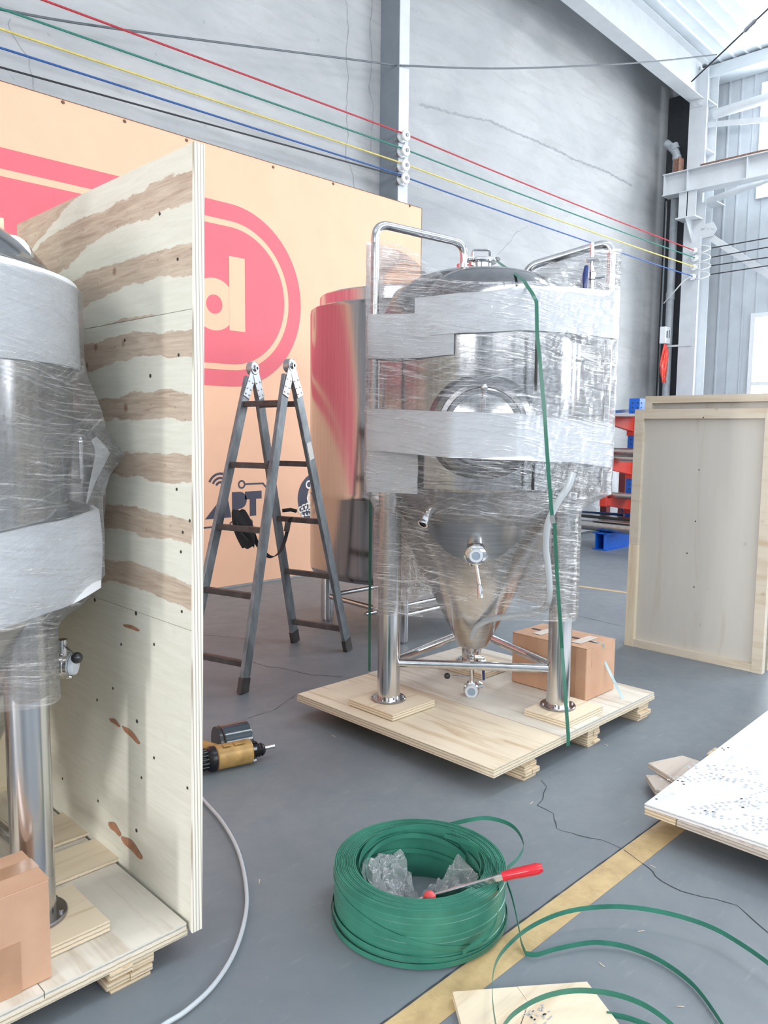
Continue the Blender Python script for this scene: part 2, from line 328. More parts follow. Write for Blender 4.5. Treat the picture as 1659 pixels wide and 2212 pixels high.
# ------------------------------------------------------------------ mesh builder
def V(*a): return Vector(a)
class MB:
    def __init__(s): s.v = []; s.f = []
    def quad(s, *pts):
        i = len(s.v); s.v += [Vector(p) for p in pts]; s.f.append(tuple(range(i, i+len(pts)))); return s
    def hexa(s, c8):
        i = len(s.v); s.v += [Vector(p) for p in c8]
        for q in ((3, 2, 1, 0), (4, 5, 6, 7), (0, 1, 5, 4), (1, 2, 6, 5), (2, 3, 7, 6), (3, 0, 4, 7)): s.f.append(tuple(i+k for k in q))
        return s
    def box(s, lo, hi):
        a, b = lo, hi
        return s.hexa([(a[0], a[1], a[2]), (b[0], a[1], a[2]), (b[0], b[1], a[2]), (a[0], b[1], a[2]), (a[0], a[1], b[2]), (b[0], a[1], b[2]), (b[0], b[1], b[2]), (a[0], b[1], b[2])])
    def bar(s, p0, p1, w, h, up=(0, 0, 1)):
        """rectangular bar from p0 to p1, w across, h along up"""
        p0, p1 = Vector(p0), Vector(p1); d = (p1-p0).normalized(); u = Vector(up); x = d.cross(u)
        if x.length < 1e-5: x = d.cross(Vector((1, 0, 0)))
        x.normalize(); u = x.cross(d).normalized()
        c = []
        for p in (p0, p1):
            c.append([p-x*w/2-u*h/2, p+x*w/2-u*h/2, p+x*w/2+u*h/2, p-x*w/2+u*h/2])
        return s.hexa(c[0]+c[1])
    def tube(s, path, r, n=12, caps=True, closed=False):
        path = [Vector(p) for p in path]; k = len(path)
        rs = r if isinstance(r, (list, tuple)) else [r]*k
        ref = None; i0 = len(s.v)
        for i, p in enumerate(path):
            a = path[i-1] if (i > 0 or closed) else path[i]; b = path[(i+1) % k] if (i < k-1 or closed) else path[i]
            d = (b-a)
            if d.length < 1e-9: d = Vector((0, 0, 1))
            d.normalize()
            if ref is None:
                ref = d.cross(Vector((0, 0, 1)))
                if ref.length < 1e-3: ref = d.cross(Vector((1, 0, 0)))
            ref = (ref-d*ref.dot(d)).normalized(); u = d.cross(ref)
            for j in range(n):
                t = 2*math.pi*j/n; s.v.append(p+(ref*math.cos(t)+u*math.sin(t))*rs[i])
        for i in range(k if closed else k-1):
            for j in range(n):
                a = i0+i*n+j; b = i0+i*n+(j+1) % n; c = i0+((i+1) % k)*n+(j+1) % n; d = i0+((i+1) % k)*n+j
                s.f.append((a, d, c, b))
        if caps and not closed:
            s.f.append(tuple(i0+j for j in range(n))); s.f.append(tuple(i0+(k-1)*n+j for j in reversed(range(n))))
        return s
    def cyl(s, p0, p1, r0, r1=None, n=24): return s.tube([p0, p1], [r0, r0 if r1 is None else r1], n)
    def lathe(s, prof, c=(0, 0, 0), ax=(0, 0, 1), n=48, closed=False):
        """prof: list of (radius, height along ax)"""
        ax = Vector(ax).normalized(); e = ax.cross(Vector((0, 0, 1)))
        if e.length < 1e-3: e = Vector((1, 0, 0))
        e.normalize(); g = ax.cross(e); c = Vector(c); i0 = len(s.v); k = len(prof)
        for (r, h) in prof:
            for j in range(n):
                t = 2*math.pi*j/n; s.v.append(c+ax*h+(e*math.cos(t)+g*math.sin(t))*max(r, 1e-5))
        for i in range(k if closed else k-1):
            i2 = (i+1) % k
            for j in range(n):
                s.f.append((i0+i*n+j, i0+i*n+(j+1) % n, i0+i2*n+(j+1) % n, i0+i2*n+j))
        return s
    def prism(s, poly, o, ux, uy, th):
        """2D polygon in the plane (ux, uy) at o, thickened by vector th"""
        o, ux, uy, th = Vector(o), Vector(ux), Vector(uy), Vector(th); n = len(poly); i0 = len(s.v)
        for k in (0, 1):
            for a, b in poly: s.v.append(o+ux*a+uy*b+th*k)
        s.f.append(tuple(i0+j for j in reversed(range(n)))); s.f.append(tuple(i0+n+j for j in range(n)))
        for j in range(n): s.f.append((i0+j, i0+(j+1) % n, i0+n+(j+1) % n, i0+n+j))
        return s
    def ribbon(s, path, widths, t=0.0012):
        """flat strap: path points with per-point width vectors, thickness t"""
        k = len(path); path = [Vector(p) for p in path]
        if isinstance(widths, Vector): widths = [widths]*k
        i0 = len(s.v)
        for i, p in enumerate(path):
            a = path[max(0, i-1)]; b = path[min(k-1, i+1)]; d = (b-a).normalized(); w = Vector(widths[i]); nn = d.cross(w).normalized()*t/2
            s.v += [p-w/2-nn, p+w/2-nn, p+w/2+nn, p-w/2+nn]
        for i in range(k-1):
            for j in range(4):
                s.f.append((i0+i*4+j, i0+i*4+(j+1) % 4, i0+(i+1)*4+(j+1) % 4, i0+(i+1)*4+j))
        s.f.append((i0+3, i0+2, i0+1, i0)); e = i0+(k-1)*4; s.f.append((e, e+1, e+2, e+3))
        return s
    def ellip(s, c, rx, ry, rz, n=14, m=10, axes=None):
        A = axes or (Vector((1, 0, 0)), Vector((0, 1, 0)), Vector((0, 0, 1))); c = Vector(c); i0 = len(s.v)
        for i in range(m+1):
            ph = math.pi*i/m
            for j in range(n):
                t = 2*math.pi*j/n
                s.v.append(c+A[0]*rx*math.sin(ph)*math.cos(t)+A[1]*ry*math.sin(ph)*math.sin(t)+A[2]*rz*math.cos(ph))
        for i in range(m):
            for j in range(n): s.f.append((i0+i*n+j, i0+(i+1)*n+j, i0+(i+1)*n+(j+1) % n, i0+i*n+(j+1) % n))
        return s
    def grid(s, fn, nu, nv, wrap=False):
        i0 = len(s.v)
        for i in range(nu+1):
            for j in range(nv+1): s.v.append(Vector(fn(i/nu, j/nv)))
        for i in range(nu):
            for j in range(nv): s.f.append((i0+i*(nv+1)+j, i0+(i+1)*(nv+1)+j, i0+(i+1)*(nv+1)+j+1, i0+i*(nv+1)+j+1))
        return s

def wloc(o):
    v = Vector((0, 0, 0))
    while o is not None: v += Vector(o.location); o = o.parent
    return v
def obj(name, mb, mat, parent=None, loc=None, smooth=True, ang=32, bevel=0):
    """link a builder's geometry (given in world coordinates) as ONE mesh object"""
    me = bpy.data.meshes.new(name)
    base = wloc(parent) if parent is not None else Vector((0, 0, 0))
    l = Vector(loc) if loc is not None else Vector((0, 0, 0))
    off = base+l
    me.from_pydata([tuple(v-off) for v in mb.v], [], mb.f); me.validate(); me.update()
    if smooth:
        me.shade_smooth(); me.set_sharp_from_angle(angle=R(ang))
    me.materials.append(MATS[mat])
    o = bpy.data.objects.new(name, me); COL.objects.link(o); o.location = l
    if parent is not None: o.parent = parent
    if bevel:
        b = o.modifiers.new('bevel', 'BEVEL'); b.width = bevel; b.segments = 2; b.limit_method = 'ANGLE'
    return o
def tag(o, label, cat, group=None, kind=None):
    o['label'] = label; o['category'] = cat
    if group: o['group'] = group
    if kind: o['kind'] = kind
    return o
def thing(name, label, cat, loc=(0, 0, 0), group=None):
    o = bpy.data.objects.new(name, None); COL.objects.link(o); o.location = loc; o.empty_display_size = 0.1
    return tag(o, label, cat, group)
def solo(name, label, cat, mb, mat, group=None, **k):
    c = sum((v for v in mb.v), Vector((0, 0, 0)))/len(mb.v)
    c.z = min(v.z for v in mb.v)
    return tag(obj(name, mb, mat, None, loc=c, **k), label, cat, group)
def struct(name, mb, mat, parent=None, **k):
    o = obj(name, mb, mat, parent, **k)
    if parent is None: o['kind'] = 'structure'
    return o
def smooth_path(pts, n=8):
    """Catmull-Rom through the points"""
    P = [Vector(p) for p in pts]; out = []
    for i in range(len(P)-1):
        a = P[i-1] if i > 0 else P[i]*2-P[i+1]; b = P[i]; c = P[i+1]; d = P[i+2] if i+2 < len(P) else P[i+1]*2-P[i]
        for k in range(n):
            t = k/n
            out.append(0.5*((2*b)+(c-a)*t+(2*a-5*b+4*c-d)*t*t+(3*b-a-3*c+d)*t**3))
    out.append(P[-1]); return out
def bend(pts, rad=0.04, n=6):
    """polyline with rounded corners"""
    P = [Vector(p) for p in pts]; out = [P[0]]
    for i in range(1, len(P)-1):
        a = (P[i-1]-P[i]); b = (P[i+1]-P[i]); r = min(rad, a.length*0.49, b.length*0.49); p0 = P[i]+a.normalized()*r; p1 = P[i]+b.normalized()*r
        for k in range(n+1):
            t = k/n; out.append(p0*(1-t)**2+P[i]*2*t*(1-t)+p1*t*t)
    out.append(P[-1]); return out

# ------------------------------------------------------------------ setting
YW = 6.246                                            # face of the lower wall that carries the banner
YB = 6.535                                            # face of the concrete wall above it
fl = struct('floor', MB().box((-9, -8.2, -0.1), (13.6, 6.8, 0.0)), 'floor_concrete', smooth=False)
def floor_ribbon(name, pts, w, mat, z=0.0006, jit=0.0):
    pts = [Vector((q[0], q[1], 0)) for q in pts]
    if jit:
        out = []
        for i in range(len(pts)-1):
            n = max(2, int((pts[i+1]-pts[i]).length/0.03))
            for k in range(n):
                q = pts[i].lerp(pts[i+1], k/n); out.append(q+Vector((random.uniform(-jit, jit), random.uniform(-jit, jit), 0)))
        pts = out+[pts[-1]]
    mb = MB()
    for i, q in enumerate(pts):
        d = (pts[min(i+1, len(pts)-1)]-pts[max(0, i-1)]).normalized(); nrm = Vector((-d.y, d.x, 0))
        ww = w*(random.uniform(0.4, 1.3) if jit else 1)
        mb.v += [Vector((q.x, q.y, z))+nrm*ww/2, Vector((q.x, q.y, z))-nrm*ww/2]
        if i: k = 2*i; mb.f.append((k-2, k-1, k+1, k))
    return obj(name, mb, mat, fl, smooth=False)
floor_ribbon('painted_line', [(-3.0, 1.262), (2.2, 1.258), (7.5, 1.25)], 0.098, 'yellow_paint', 0.0008)
floor_ribbon('floor_joint', [(-3.0, 1.315), (2.2, 1.311), (7.5, 1.302)], 0.006, 'crack_dark', 0.0011, 0.0006)
floor_ribbon('painted_line', [(5.6, 4.2), onz(1100, 1246), onz(1360, 1281), (7.0, 2.4)], 0.07, 'yellow_paint', 0.0008)
floor_ribbon('floor_joint', [onz(1100, 1295), onz(1360, 1357), (5.4, 2.2)], 0.005, 'crack_dark', 0.0011, 0.001)
pxy = lambda pts: [onz(*q) for q in pts]
floor_ribbon('floor_crack', pxy([(1170, 1685), (1182, 1700), (1170, 1730), (1163, 1740), (1195, 1758), (1200, 1790), (1250, 1805), (1300, 1815), (1342, 1833)]), 0.0035, 'crack_dark', 0.0012, 0.004)
floor_ribbon('floor_crack', pxy([(1348, 1836), (1385, 1862), (1430, 1905), (1470, 1925), (1520, 1937), (1590, 1955), (1659, 2015)]), 0.0035, 'crack_dark', 0.0012, 0.004)
floor_ribbon('floor_crack', pxy([(545, 1430), (575, 1440), (605, 1443), (670, 1458), (740, 1461)]), 0.004, 'crack_dark', 0.0012, 0.005)
floor_ribbon('floor_crack', pxy([(535, 1552), (590, 1535), (640, 1500)]), 0.003, 'crack_dark', 0.0012, 0.005)
floor_ribbon('floor_crack', pxy([(440, 1372), (520, 1378), (560, 1390)]), 0.003, 'crack_dark', 0.0012, 0.005)
for q in ((1148, 1735), (1286, 1931), (1385, 2012), (1410, 1872), (1470, 2175), (1300, 2085), (720, 1590), (560, 1905), (1310, 1610)):
    c = onz(*q); a = random.uniform(0, 3); d = V(math.cos(a), math.sin(a), 0)*random.uniform(0.008, 0.014)
    tag(obj('wood_splinter', MB().bar(c-d+V(0, 0, 0.001), c+d+V(0, 0, 0.001), 0.0022, 0.0016), 'pad_ply', None, loc=c), 'tiny pale wood splinter lying loose on the grey floor', 'splinter', 'loose wood splinters on the floor')

wb = struct('wall_back', MB().box((-9, YB, 0), (13.33, YB+0.25, 8.6)), 'concrete_wall', smooth=False)
struct('wall_lower', MB().box((-9, YW+0.001, 0), (6.77, YB-0.001, 3.984)), 'concrete_wall', smooth=False)
def wall_crack(pts, w=0.012):
    mb = MB(); P = [ony(x, y, YB) for x, y in pts]; Q = []
    for i in range(len(P)-1):
        n = max(2, int((P[i+1]-P[i]).length/0.05))
        for k in range(n): Q.append(P[i].lerp(P[i+1], k/n)+V(random.uniform(-0.012, 0.012), 0, random.uniform(-0.01, 0.01)))
    Q.append(P[-1])
    for i, q in enumerate(Q):
        d = (Q[min(i+1, len(Q)-1)]-Q[max(i-1, 0)]).normalized(); n = V(-d.z, 0, d.x); ww = w*random.uniform(0.4, 1.2)
        a, b = q+n*ww/2, q-n*ww/2; mb.v += [V(a.x, YB-0.0015, a.z), V(b.x, YB-0.0015, b.z)]
        if i: mb.f.append((2*i-2, 2*i-1, 2*i+1, 2*i))
    obj('wall_crack', mb, 'crack_wall', wb, smooth=False)
wall_crack([(747, 0), (752, 60), (747, 130), (753, 170), (748, 235), (751, 290), (746, 340), (764, 380), (765, 405)])
wall_crack([(805, 0), (798, 60), (803, 130), (797, 190), (806, 235), (800, 330)], 0.010)
wall_crack([(1075, 550), (1100, 525), (1112, 505), (1140, 488)], 0.008)
wall_crack([(20, 40), (22, 70), (60, 125), (70, 170), (75, 200)], 0.008)
wall_crack([(905, 225), (985, 246), (1060, 263), (1130, 294), (1190, 318), (1240, 344), (1310, 371), (1365, 402)], 0.035)
# ceiling: ribbed roof sheet, ribs run up the slope (along X)
def zroof(x): return 7.33+0.045*(13.2-x)
mb = MB(); y = -8.2; prof = []
while y < 6.9:
    prof += [(y, 0.0), (y+0.155, 0.0), (y+0.165, -0.022), (y+0.185, -0.022), (y+0.195, 0.0)]; y += 0.2
for i, (yy, dz) in enumerate(prof):
    mb.v += [V(13.25, yy, zroof(13.25)+dz), V(-9, yy, zroof(-9)+dz)]
    if i: mb.f.append((2*i-2, 2*i-1, 2*i+1, 2*i))
ceil = struct('ceiling', mb, 'roof_sheet', smooth=False)
# right wall: ribbed sheet, ribs upright
mb = MB(); y = -8.2; prof = []
while y < 6.9:
    prof += [(y, 0.0), (y+0.155, 0.0), (y+0.165, -0.02), (y+0.185, -0.02), (y+0.195, 0.0)]; y += 0.2
for i, (yy, dx) in enumerate(prof):
    mb.v += [V(13.35+dx, yy, 0), V(13.35+dx, yy, 7.6)]
    if i: mb.f.append((2*i-2, 2*i-1, 2*i+1, 2*i))
wr = struct('wall_right', mb, 'wall_sheet', smooth=False)
struct('wall_corner_shade', MB().box((13.2, 5.95, 0), (13.32, 6.534, 7.1)), 'dark_shade', smooth=False)  # dark panel set in the corner gap to paint its shade
struct('wall_near', MB().box((-9, -8.4, 0), (13.4, -8.2, 3.4)).box((-9, -8.4, 5.8), (13.4, -8.2, 8.6)).box((-9, -8.4, 3.4), (-4.6, -8.2, 5.8)).box((8.6, -8.4, 3.4), (13.4, -8.2, 5.8)), 'wall_sheet', smooth=False)
struct('wall_left', MB().box((-9.2, -8.4, 0), (-9, 0.9, 8.6)).box((-9.2, 1.6, 0), (-9, 6.6, 8.6)).box((-9.2, 0.9, 3.2), (-9, 1.6, 8.6)), 'wall_sheet', smooth=False)
# eave gutter box along the right wall
struct('trim_1', MB().box((12.95, -8.2, 7.13), (13.33, 6.3, 7.31)), 'roof_sheet', smooth=False)
# windows in the right wall
def window(name, y0, y1, z0, z1):
    X = 13.31; w = struct(name, MB().box((X-0.04, y0, z0), (X+0.03, y0+0.07, z1)).box((X-0.04, y1-0.07, z0), (X+0.03, y1, z1)).box((X-0.04, y0+0.07, z1-0.07), (X+0.03, y1-0.07, z1)).box((X-0.04, y0+0.07, z0), (X+0.03, y1-0.07, z0+0.07)), 'window_frame_white', smooth=False)
    h = z0+(z1-z0)*0.22
    obj('sash_rail', MB().box((X-0.05, y0+0.07, h), (X+0.01, y1-0.07, h+0.06)).box((X-0.05, (y0+y1)/2-0.03, h+0.06), (X+0.01, (y0+y1)/2+0.03, z1-0.07)), 'window_frame_white', w, smooth=False)
    obj('window_pane', MB().box((X, y0+0.07, z0+0.07), (X+0.008, y1-0.07, z1-0.07)), 'window_glow', w, smooth=False)
window('window_1', 3.3, 5.02, 1.95, 3.42)
window('window_2', 3.3, 5.05, 5.2, 6.95)
window('window_3', -0.6, 1.2, 1.95, 3.42)
window('window_4', -0.6, 1.2, 5.2, 6.95)
# pillar against the concrete wall
pl = struct('pillar', MB().box((6.40, 6.25, 0), (6.55, YB-0.001, 7.7)), 'painted_steel', smooth=False)
obj('pillar_shade_side', MB().box((6.392, 6.251, 0), (6.40, YB-0.002, 7.7)), 'pillar_shade', pl, smooth=False)  # thin added plate that paints the shade on this side
# corner column (H section) and rafter
cx0, cx1, cyA, cyB = 12.62, 13.02, 5.62, 5.90
cc = struct('pillar', MB().box((cx0+0.02, 5.75, 0), (cx1-0.02, 5.77, 7.2)), 'painted_steel', smooth=False)
obj('pillar_flange', MB().box((cx0, cyA, 0), (cx0+0.02, cyB, 7.15)), 'painted_steel', cc, smooth=False)
obj('pillar_flange', MB().box((cx1-0.02, cyA, 0), (cx1, cyB, 7.2)), 'painted_steel', cc, smooth=False)
obj('stiffener_plate', MB().box((cx0+0.02, cyA, 6.68), (cx1-0.02, cyB, 6.70)).box((cx0+0.02, cyA, 5.95), (cx1-0.02, cyB, 5.965)), 'painted_steel', cc, smooth=False)
def rz(x): return 6.70+0.045*(12.6-x)
def slab(y0, y1, dz0, dz1, x0=-9, x1=12.75):
    return MB().hexa([(x0, y0, rz(x0)+dz0), (x1, y0, rz(x1)+dz0), (x1, y1, rz(x1)+dz0), (x0, y1, rz(x0)+dz0), (x0, y0, rz(x0)+dz1), (x1, y0, rz(x1)+dz1), (x1, y1, rz(x1)+dz1), (x0, y1, rz(x0)+dz1)])
rf = struct('beam', slab(5.785, 5.80, 0.015, 0.6), 'painted_steel', smooth=False)
obj('beam_flange', slab(5.68, 5.905, 0, 0.016), 'painted_steel', rf, smooth=False)
obj('beam_flange', slab(5.68, 5.905, 0.585, 0.6), 'painted_steel', rf, smooth=False)
obj('bolt_plate', MB().box((12.60, 5.69, 6.60), (12.64, 5.89, 6.70)).cyl((12.58, 5.74, 6.64), (12.64, 5.74, 6.64), 0.022, n=8).cyl((12.58, 5.82, 6.64), (12.64, 5.82, 6.64), 0.022, n=8), 'painted_steel', rf, smooth=False)
# purlins out of sight line the roof of the near bays
for xx in (0.0, 5.0):
    pass
# crane runway beam
bx0, bx1, bz0, bz1 = 12.36, 12.60, 5.265, 5.60
cb = struct('beam', MB().box((12.47, -8.2, bz0+0.014), (12.482, 6.16, bz1-0.014)), 'painted_steel', smooth=False)
obj('beam_flange', MB().box((bx0, -8.2, bz0), (bx1, 6.17, bz0+0.014)), 'painted_steel', cb, smooth=False)
obj('beam_flange', MB().box((bx0, -8.2, bz1-0.014), (bx1, 6.17, bz1)), 'painted_steel', cb, smooth=False)
for yy in (6.15, 5.77, 4.86, 3.9):
    obj('web_stiffener', MB().box((bx0+0.01, yy-0.006, bz0+0.014), (bx1-0.01, yy+0.006, bz1-0.014)), 'painted_steel', cb, smooth=False)
obj('crane_rail', MB().box((12.44, -8.2, bz1), (12.52, 5.60, bz1+0.055)), 'rust_brown', cb, smooth=False)
obj('end_stop', MB().box((12.42, 5.95, bz1), (12.56, 6.03, bz1+0.22)).box((12.41, 5.93, bz1), (12.57, 5.95, bz1+0.24)), 'rust_brown', cb, smooth=False)
# corbel below the runway beam
co = struct('corbel', MB().box((12.34, 5.60, 4.86), (12.62, 5.92, 4.88)), 'painted_steel', smooth=False)
obj('corbel_web', MB().box((12.40, 5.755, 4.88), (12.62, 5.77, 5.265)).box((12.40, 5.62, 4.88), (12.414, 5.90, 5.265)).box((12.62, 5.56, 4.72), (12.634, 5.62, 5.12)), 'painted_steel', co, smooth=False)
obj('gusset', MB().prism([(0, 0), (0.27, 0), (0.27, -0.34)], (12.35, 5.75, 4.86), (1, 0, 0), (0, 0, 1), (0, 0.014, 0)), 'painted_steel', co, smooth=False)
obj('brace_gusset', MB().prism([(0, 0), (0.18, 0.02), (0.25, -0.1), (0.19, -0.2), (0, -0.2)], (12.64, 5.62, 4.78), (0, -1, 0), (0, 0, 1), (0.012, 0, 0)).cyl((12.63, 5.50, 4.72), (12.66, 5.50, 4.72), 0.018, n=8).cyl((12.63, 5.43, 4.70), (12.66, 5.43, 4.70), 0.018, n=8), 'painted_steel', co, smooth=False)
obj('stiffener_plate', MB().box((12.64, 5.40, 5.10), (12.98, 5.62, 5.115)), 'painted_steel', co, smooth=False)

# tie tube, struts, braces
PX = 12.86
def member(name, label, a, b, w, h, mat='painted_steel', round_=False, cat='brace'):
    mb = MB().cyl(a, b, w/2, n=20) if round_ else MB().bar(a, b, w, h)
    return solo(name, label, cat, mb, mat, smooth=round_)
member('tie_tube', 'round grey tie tube above the runway beam by the upper window', onx(1543, 247, PX), onx(1543, 247, PX)+(onx(1700, 199, PX)-onx(1543, 247, PX))*9, 0.15, 0, round_=True, cat='tube')
member('flat_strut', 'flat grey strut just below the round tie tube', onx(1526, 270, PX), onx(1526, 270, PX)+(onx(1700, 254, PX)-onx(1526, 270, PX))*6, 0.03, 0.08, cat='strut')
member('angle_brace', 'grey angle brace falling from the corbel gusset towards the window', onx(1528, 508, 12.7), onx(1528, 508, 12.7)+(onx(1720, 632, 12.7)-onx(1528, 508, 12.7))*3.3, 0.05, 0.10)
member('flange_brace', 'grey brace fixed under the runway beam with a bolt', onx(1527, 436, 12.75), onx(1700, 372, 12.62), 0.05, 0.09)
# roof bracing rod with turnbuckle
a = ony(1494, 176, 5.70); b = onz(1690, -10, 7.05)
rod = thing('bracing_rod', 'dark steel roof bracing rod with a turnbuckle', 'rod', a)
obj('rod', MB().cyl(a, b, 0.011, n=8), 'black_wire', rod)
obj('turnbuckle', MB().tube([a.lerp(b, t) for t in (0.62, 0.64, 0.74, 0.76)], [0.012, 0.03, 0.03, 0.012], 8), 'steel_dark', rod)

# mural board on the wall
mur = thing('printed_banner', 'large orange wall banner with red capsule logo and dark small logos', 'banner', (2.0, YW-0.012, 0.02))
obj('banner_sheet', MB().prism([(-8.5, 0.02), (6.762, 0.02), (6.775, 3.985), (-8.5, 3.985)], (0, YW-0.012, 0), (1, 0, 0), (0, 0, 1), (0, 0.012, 0)), 'mural_orange', mur, smooth=False)
MY = YW-0.012
def print_poly(name, poly, mat, dy, parent=mur):
    return obj(name, MB().prism(poly, (0, MY-dy, 0), (1, 0, 0), (0, 0, 1), (0, 0.001, 0)), mat, parent, smooth=False)
def arc(cx, cz, r, a0, a1, n=40): return [(cx+r*math.cos(R(a0+(a1-a0)*i/n)), cz+r*math.sin(R(a0+(a1-a0)*i/n))) for i in range(n+1)]
CX, CZ = 4.208, 2.704; XL = -3.0
def ring_poly(ro, ri): return [(XL, CZ+ro)]+arc(CX, CZ, ro, 90, -90)+[(XL, CZ-ro), (XL, CZ-ri)]+arc(CX, CZ, ri, -90, 90)+[(XL, CZ+ri)]
def strip(mb, A, B, y):
    i0 = len(mb.v)
    for a, b in zip(A, B): mb.v += [V(a[0], y, a[1]), V(b[0], y, b[1])]
    for i in range(len(A)-1): k = i0+2*i; mb.f.append((k, k+1, k+3, k+2))
    return mb
def ring_mesh(ro, ri, dy):
    A = [(XL, CZ+ro)]+arc(CX, CZ, ro, 90, -90)+[(XL, CZ-ro)]; B = [(XL, CZ+ri)]+arc(CX, CZ, ri, 90, -90)+[(XL, CZ-ri)]
    return strip(MB(), A, B, MY-dy)
obj('printed_ring', ring_mesh(0.818, 0.668, 0.0015), 'mural_red', mur, smooth=False)
obj('printed_capsule', MB().quad(*[V(x, MY-0.0015, z) for x, z in [(XL, CZ-0.614)]+arc(CX, CZ, 0.614, -90, 90)+[(XL, CZ+0.614)]]), 'mural_red', mur, smooth=False)
dl = obj('printed_letter', strip(MB(), arc(4.03, 2.612, 0.232, 0, 360), arc(4.03, 2.612, 0.085, 0, 360), MY-0.003), 'mural_orange', mur, smooth=False)
obj('letter_stem', MB().quad(*[V(x, MY-0.0042, z) for x, z in ((4.188, 2.395), (4.362, 2.395), (4.362, 3.06), (4.188, 3.06))]), 'mural_orange', dl, smooth=False)
# small dark printed logos
def letter(poly): return MB().quad(*[V(x, MY-0.0015, z) for x, z in poly])
mb = MB()
for poly in ([(3.905, 0.67), (4.01, 0.67), (4.035, 0.74), (4.10, 0.74), (4.115, 0.67), (4.19, 0.67), (4.165, 0.80), (4.14, 0.912), (4.085, 0.912), (4.03, 0.80)],):
    mb.quad(*[V(x, MY-0.0015, z) for x, z in poly])
obj('printed_letter', mb, 'mural_navy', mur, smooth=False)
obj('printed_letter', letter([(4.20, 0.668), (4.272, 0.668), (4.272, 0.745)]+[(4.285+0.082*math.cos(R(a)), 0.826+0.081*math.sin(R(a))) for a in range(-90, 91, 15)]+[(4.20, 0.907)]), 'mural_navy', mur, smooth=False)
obj('printed_letter', letter([(4.40, 0.668), (4.475, 0.668), (4.475, 0.83), (4.54, 0.83), (4.54, 0.905), (4.346, 0.905), (4.346, 0.83), (4.40, 0.83)]), 'mural_navy', mur, smooth=False)
for r in (0.05, 0.09, 0.13): obj('printed_arc', strip(MB(), arc(4.075, 0.955, r+0.011, 25, 155, 14), arc(4.075, 0.955, r-0.011, 25, 155, 14), MY-0.0015), 'mural_navy', mur, smooth=False)
for (x, z, r) in ((4.31, 0.975, 0.042), (4.205, 0.595, 0.04), (4.40, 0.605, 0.035)):
    obj('printed_node', strip(MB(), arc(x, z, r, 0, 360, 20), arc(x, z, r*0.61, 0, 360, 20), MY-0.0015), 'mural_navy', mur, smooth=False)
obj('printed_line', letter(((4.352, 0.968), (4.55, 0.968), (4.62, 0.90), (4.62, 0.92), (4.56, 0.984), (4.352, 0.984))), 'mural_navy', mur, smooth=False)
obj('printed_line', letter(((3.8, 0.586), (4.166, 0.586), (4.166, 0.602), (3.8, 0.602))), 'mural_navy', mur, smooth=False)
obj('printed_disc', MB().quad(*[V(x, MY-0.0015, z) for x, z in arc(5.25, 0.80, 0.265, 0, 360, 48)[:-1]]), 'mural_navy', mur, smooth=False)
mb = MB(); mb.quad(*[V(x, MY-0.003, z) for x, z in arc(5.29, 0.80, 0.185, 0, 360, 40)[:-1]])
obj('printed_disc_centre', mb, 'mural_orange', mur, smooth=False)
mb = MB()
for (x, z, r) in ((5.02, 0.69, 0.035), (5.065, 0.705, 0.04), (5.115, 0.715, 0.042), (5.16, 0.70, 0.04), (5.13, 0.94, 0.045), (5.15, 0.80, 0.05)):
    strip(mb, arc(x, z, r, 0, 360, 18), arc(x, z, r*0.62, 0, 360, 18), MY-0.0045)
for k in range(4): mb.quad(*[V(5.03+k*0.045+x, MY-0.0045, 0.62+z) for x, z in ((0, 0), (0.035, 0), (0.035, 0.012), (0.012, 0.012), (0.012, 0.03), (0, 0.03))])
obj('printed_badge_figure', mb, 'mural_white', mur, smooth=False)
obj('banner_edge', MB().box((-8.5, MY-0.004, 3.985), (6.775, YW, 3.99)).box((6.765, MY-0.002, 0.02), (6.772, YW, 3.985)), 'mural_edge', mur, smooth=False)
for q in ((136, 221), (269, 262), (403, 303), (590, 361), (720, 397), (885, 445)):
    c = ony(q[0], q[1], MY); obj('fixing_nail', MB().ellip(c, 0.016, 0.008, 0.014, 8, 6), 'rust_brown', mur)
# corner: downpipe, chase, junction box, bag
pp = thing('downpipe', 'grey plastic downpipe with a bend at its top in the corner', 'pipe', (12.62, 6.12, 0))
px_ = 12.72; obj('pipe', MB().tube(bend([(px_, 6.12, 0), (px_, 6.12, 6.02), (px_-0.03, 6.30, 6.2)], 0.1, 8), 0.062, 20), 'pvc_grey', pp)
obj('pipe_collar', MB().cyl((px_, 6.12, 3.68), (px_, 6.12, 3.80), 0.07), 'pvc_grey', pp)
obj('pipe_collar', MB().cyl((px_, 6.12, 5.90), (px_, 6.12, 5.97), 0.07), 'pvc_grey', pp)
obj('pipe_collar', MB().cyl((px_-0.012, 6.145, 6.07), (px_-0.025, 6.175, 6.15), 0.07), 'pvc_grey', pp)
solo('conduit', 'thin grey conduit running up the wall end beside the downpipe', 'pipe', MB().tube([(12.52, 6.16, 0), (12.52, 6.16, 5.0), (12.51, 6.16, 5.22)], 0.014, 10), 'grey_wire')
jb = ony(1437, 724, 6.09)
jbx = thing('junction_box', 'small white junction box on the conduit beside the downpipe', 'box', jb)
obj('body', MB().box((jb.x-0.09, 6.04, jb.z-0.14), (jb.x+0.09, 6.144, jb.z+0.13)), 'window_frame_white', jbx, smooth=False, bevel=0.008)
obj('vent_slots', MB().box((jb.x-0.06, 6.037, jb.z-0.05), (jb.x-0.02, 6.042, jb.z+0.06)).box((jb.x+0.02, 6.037, jb.z-0.05), (jb.x+0.05, 6.042, jb.z+0.08)), 'grey_wire', jbx, smooth=False)
mb = MB(); top = ony(1437, 742, 6.06)
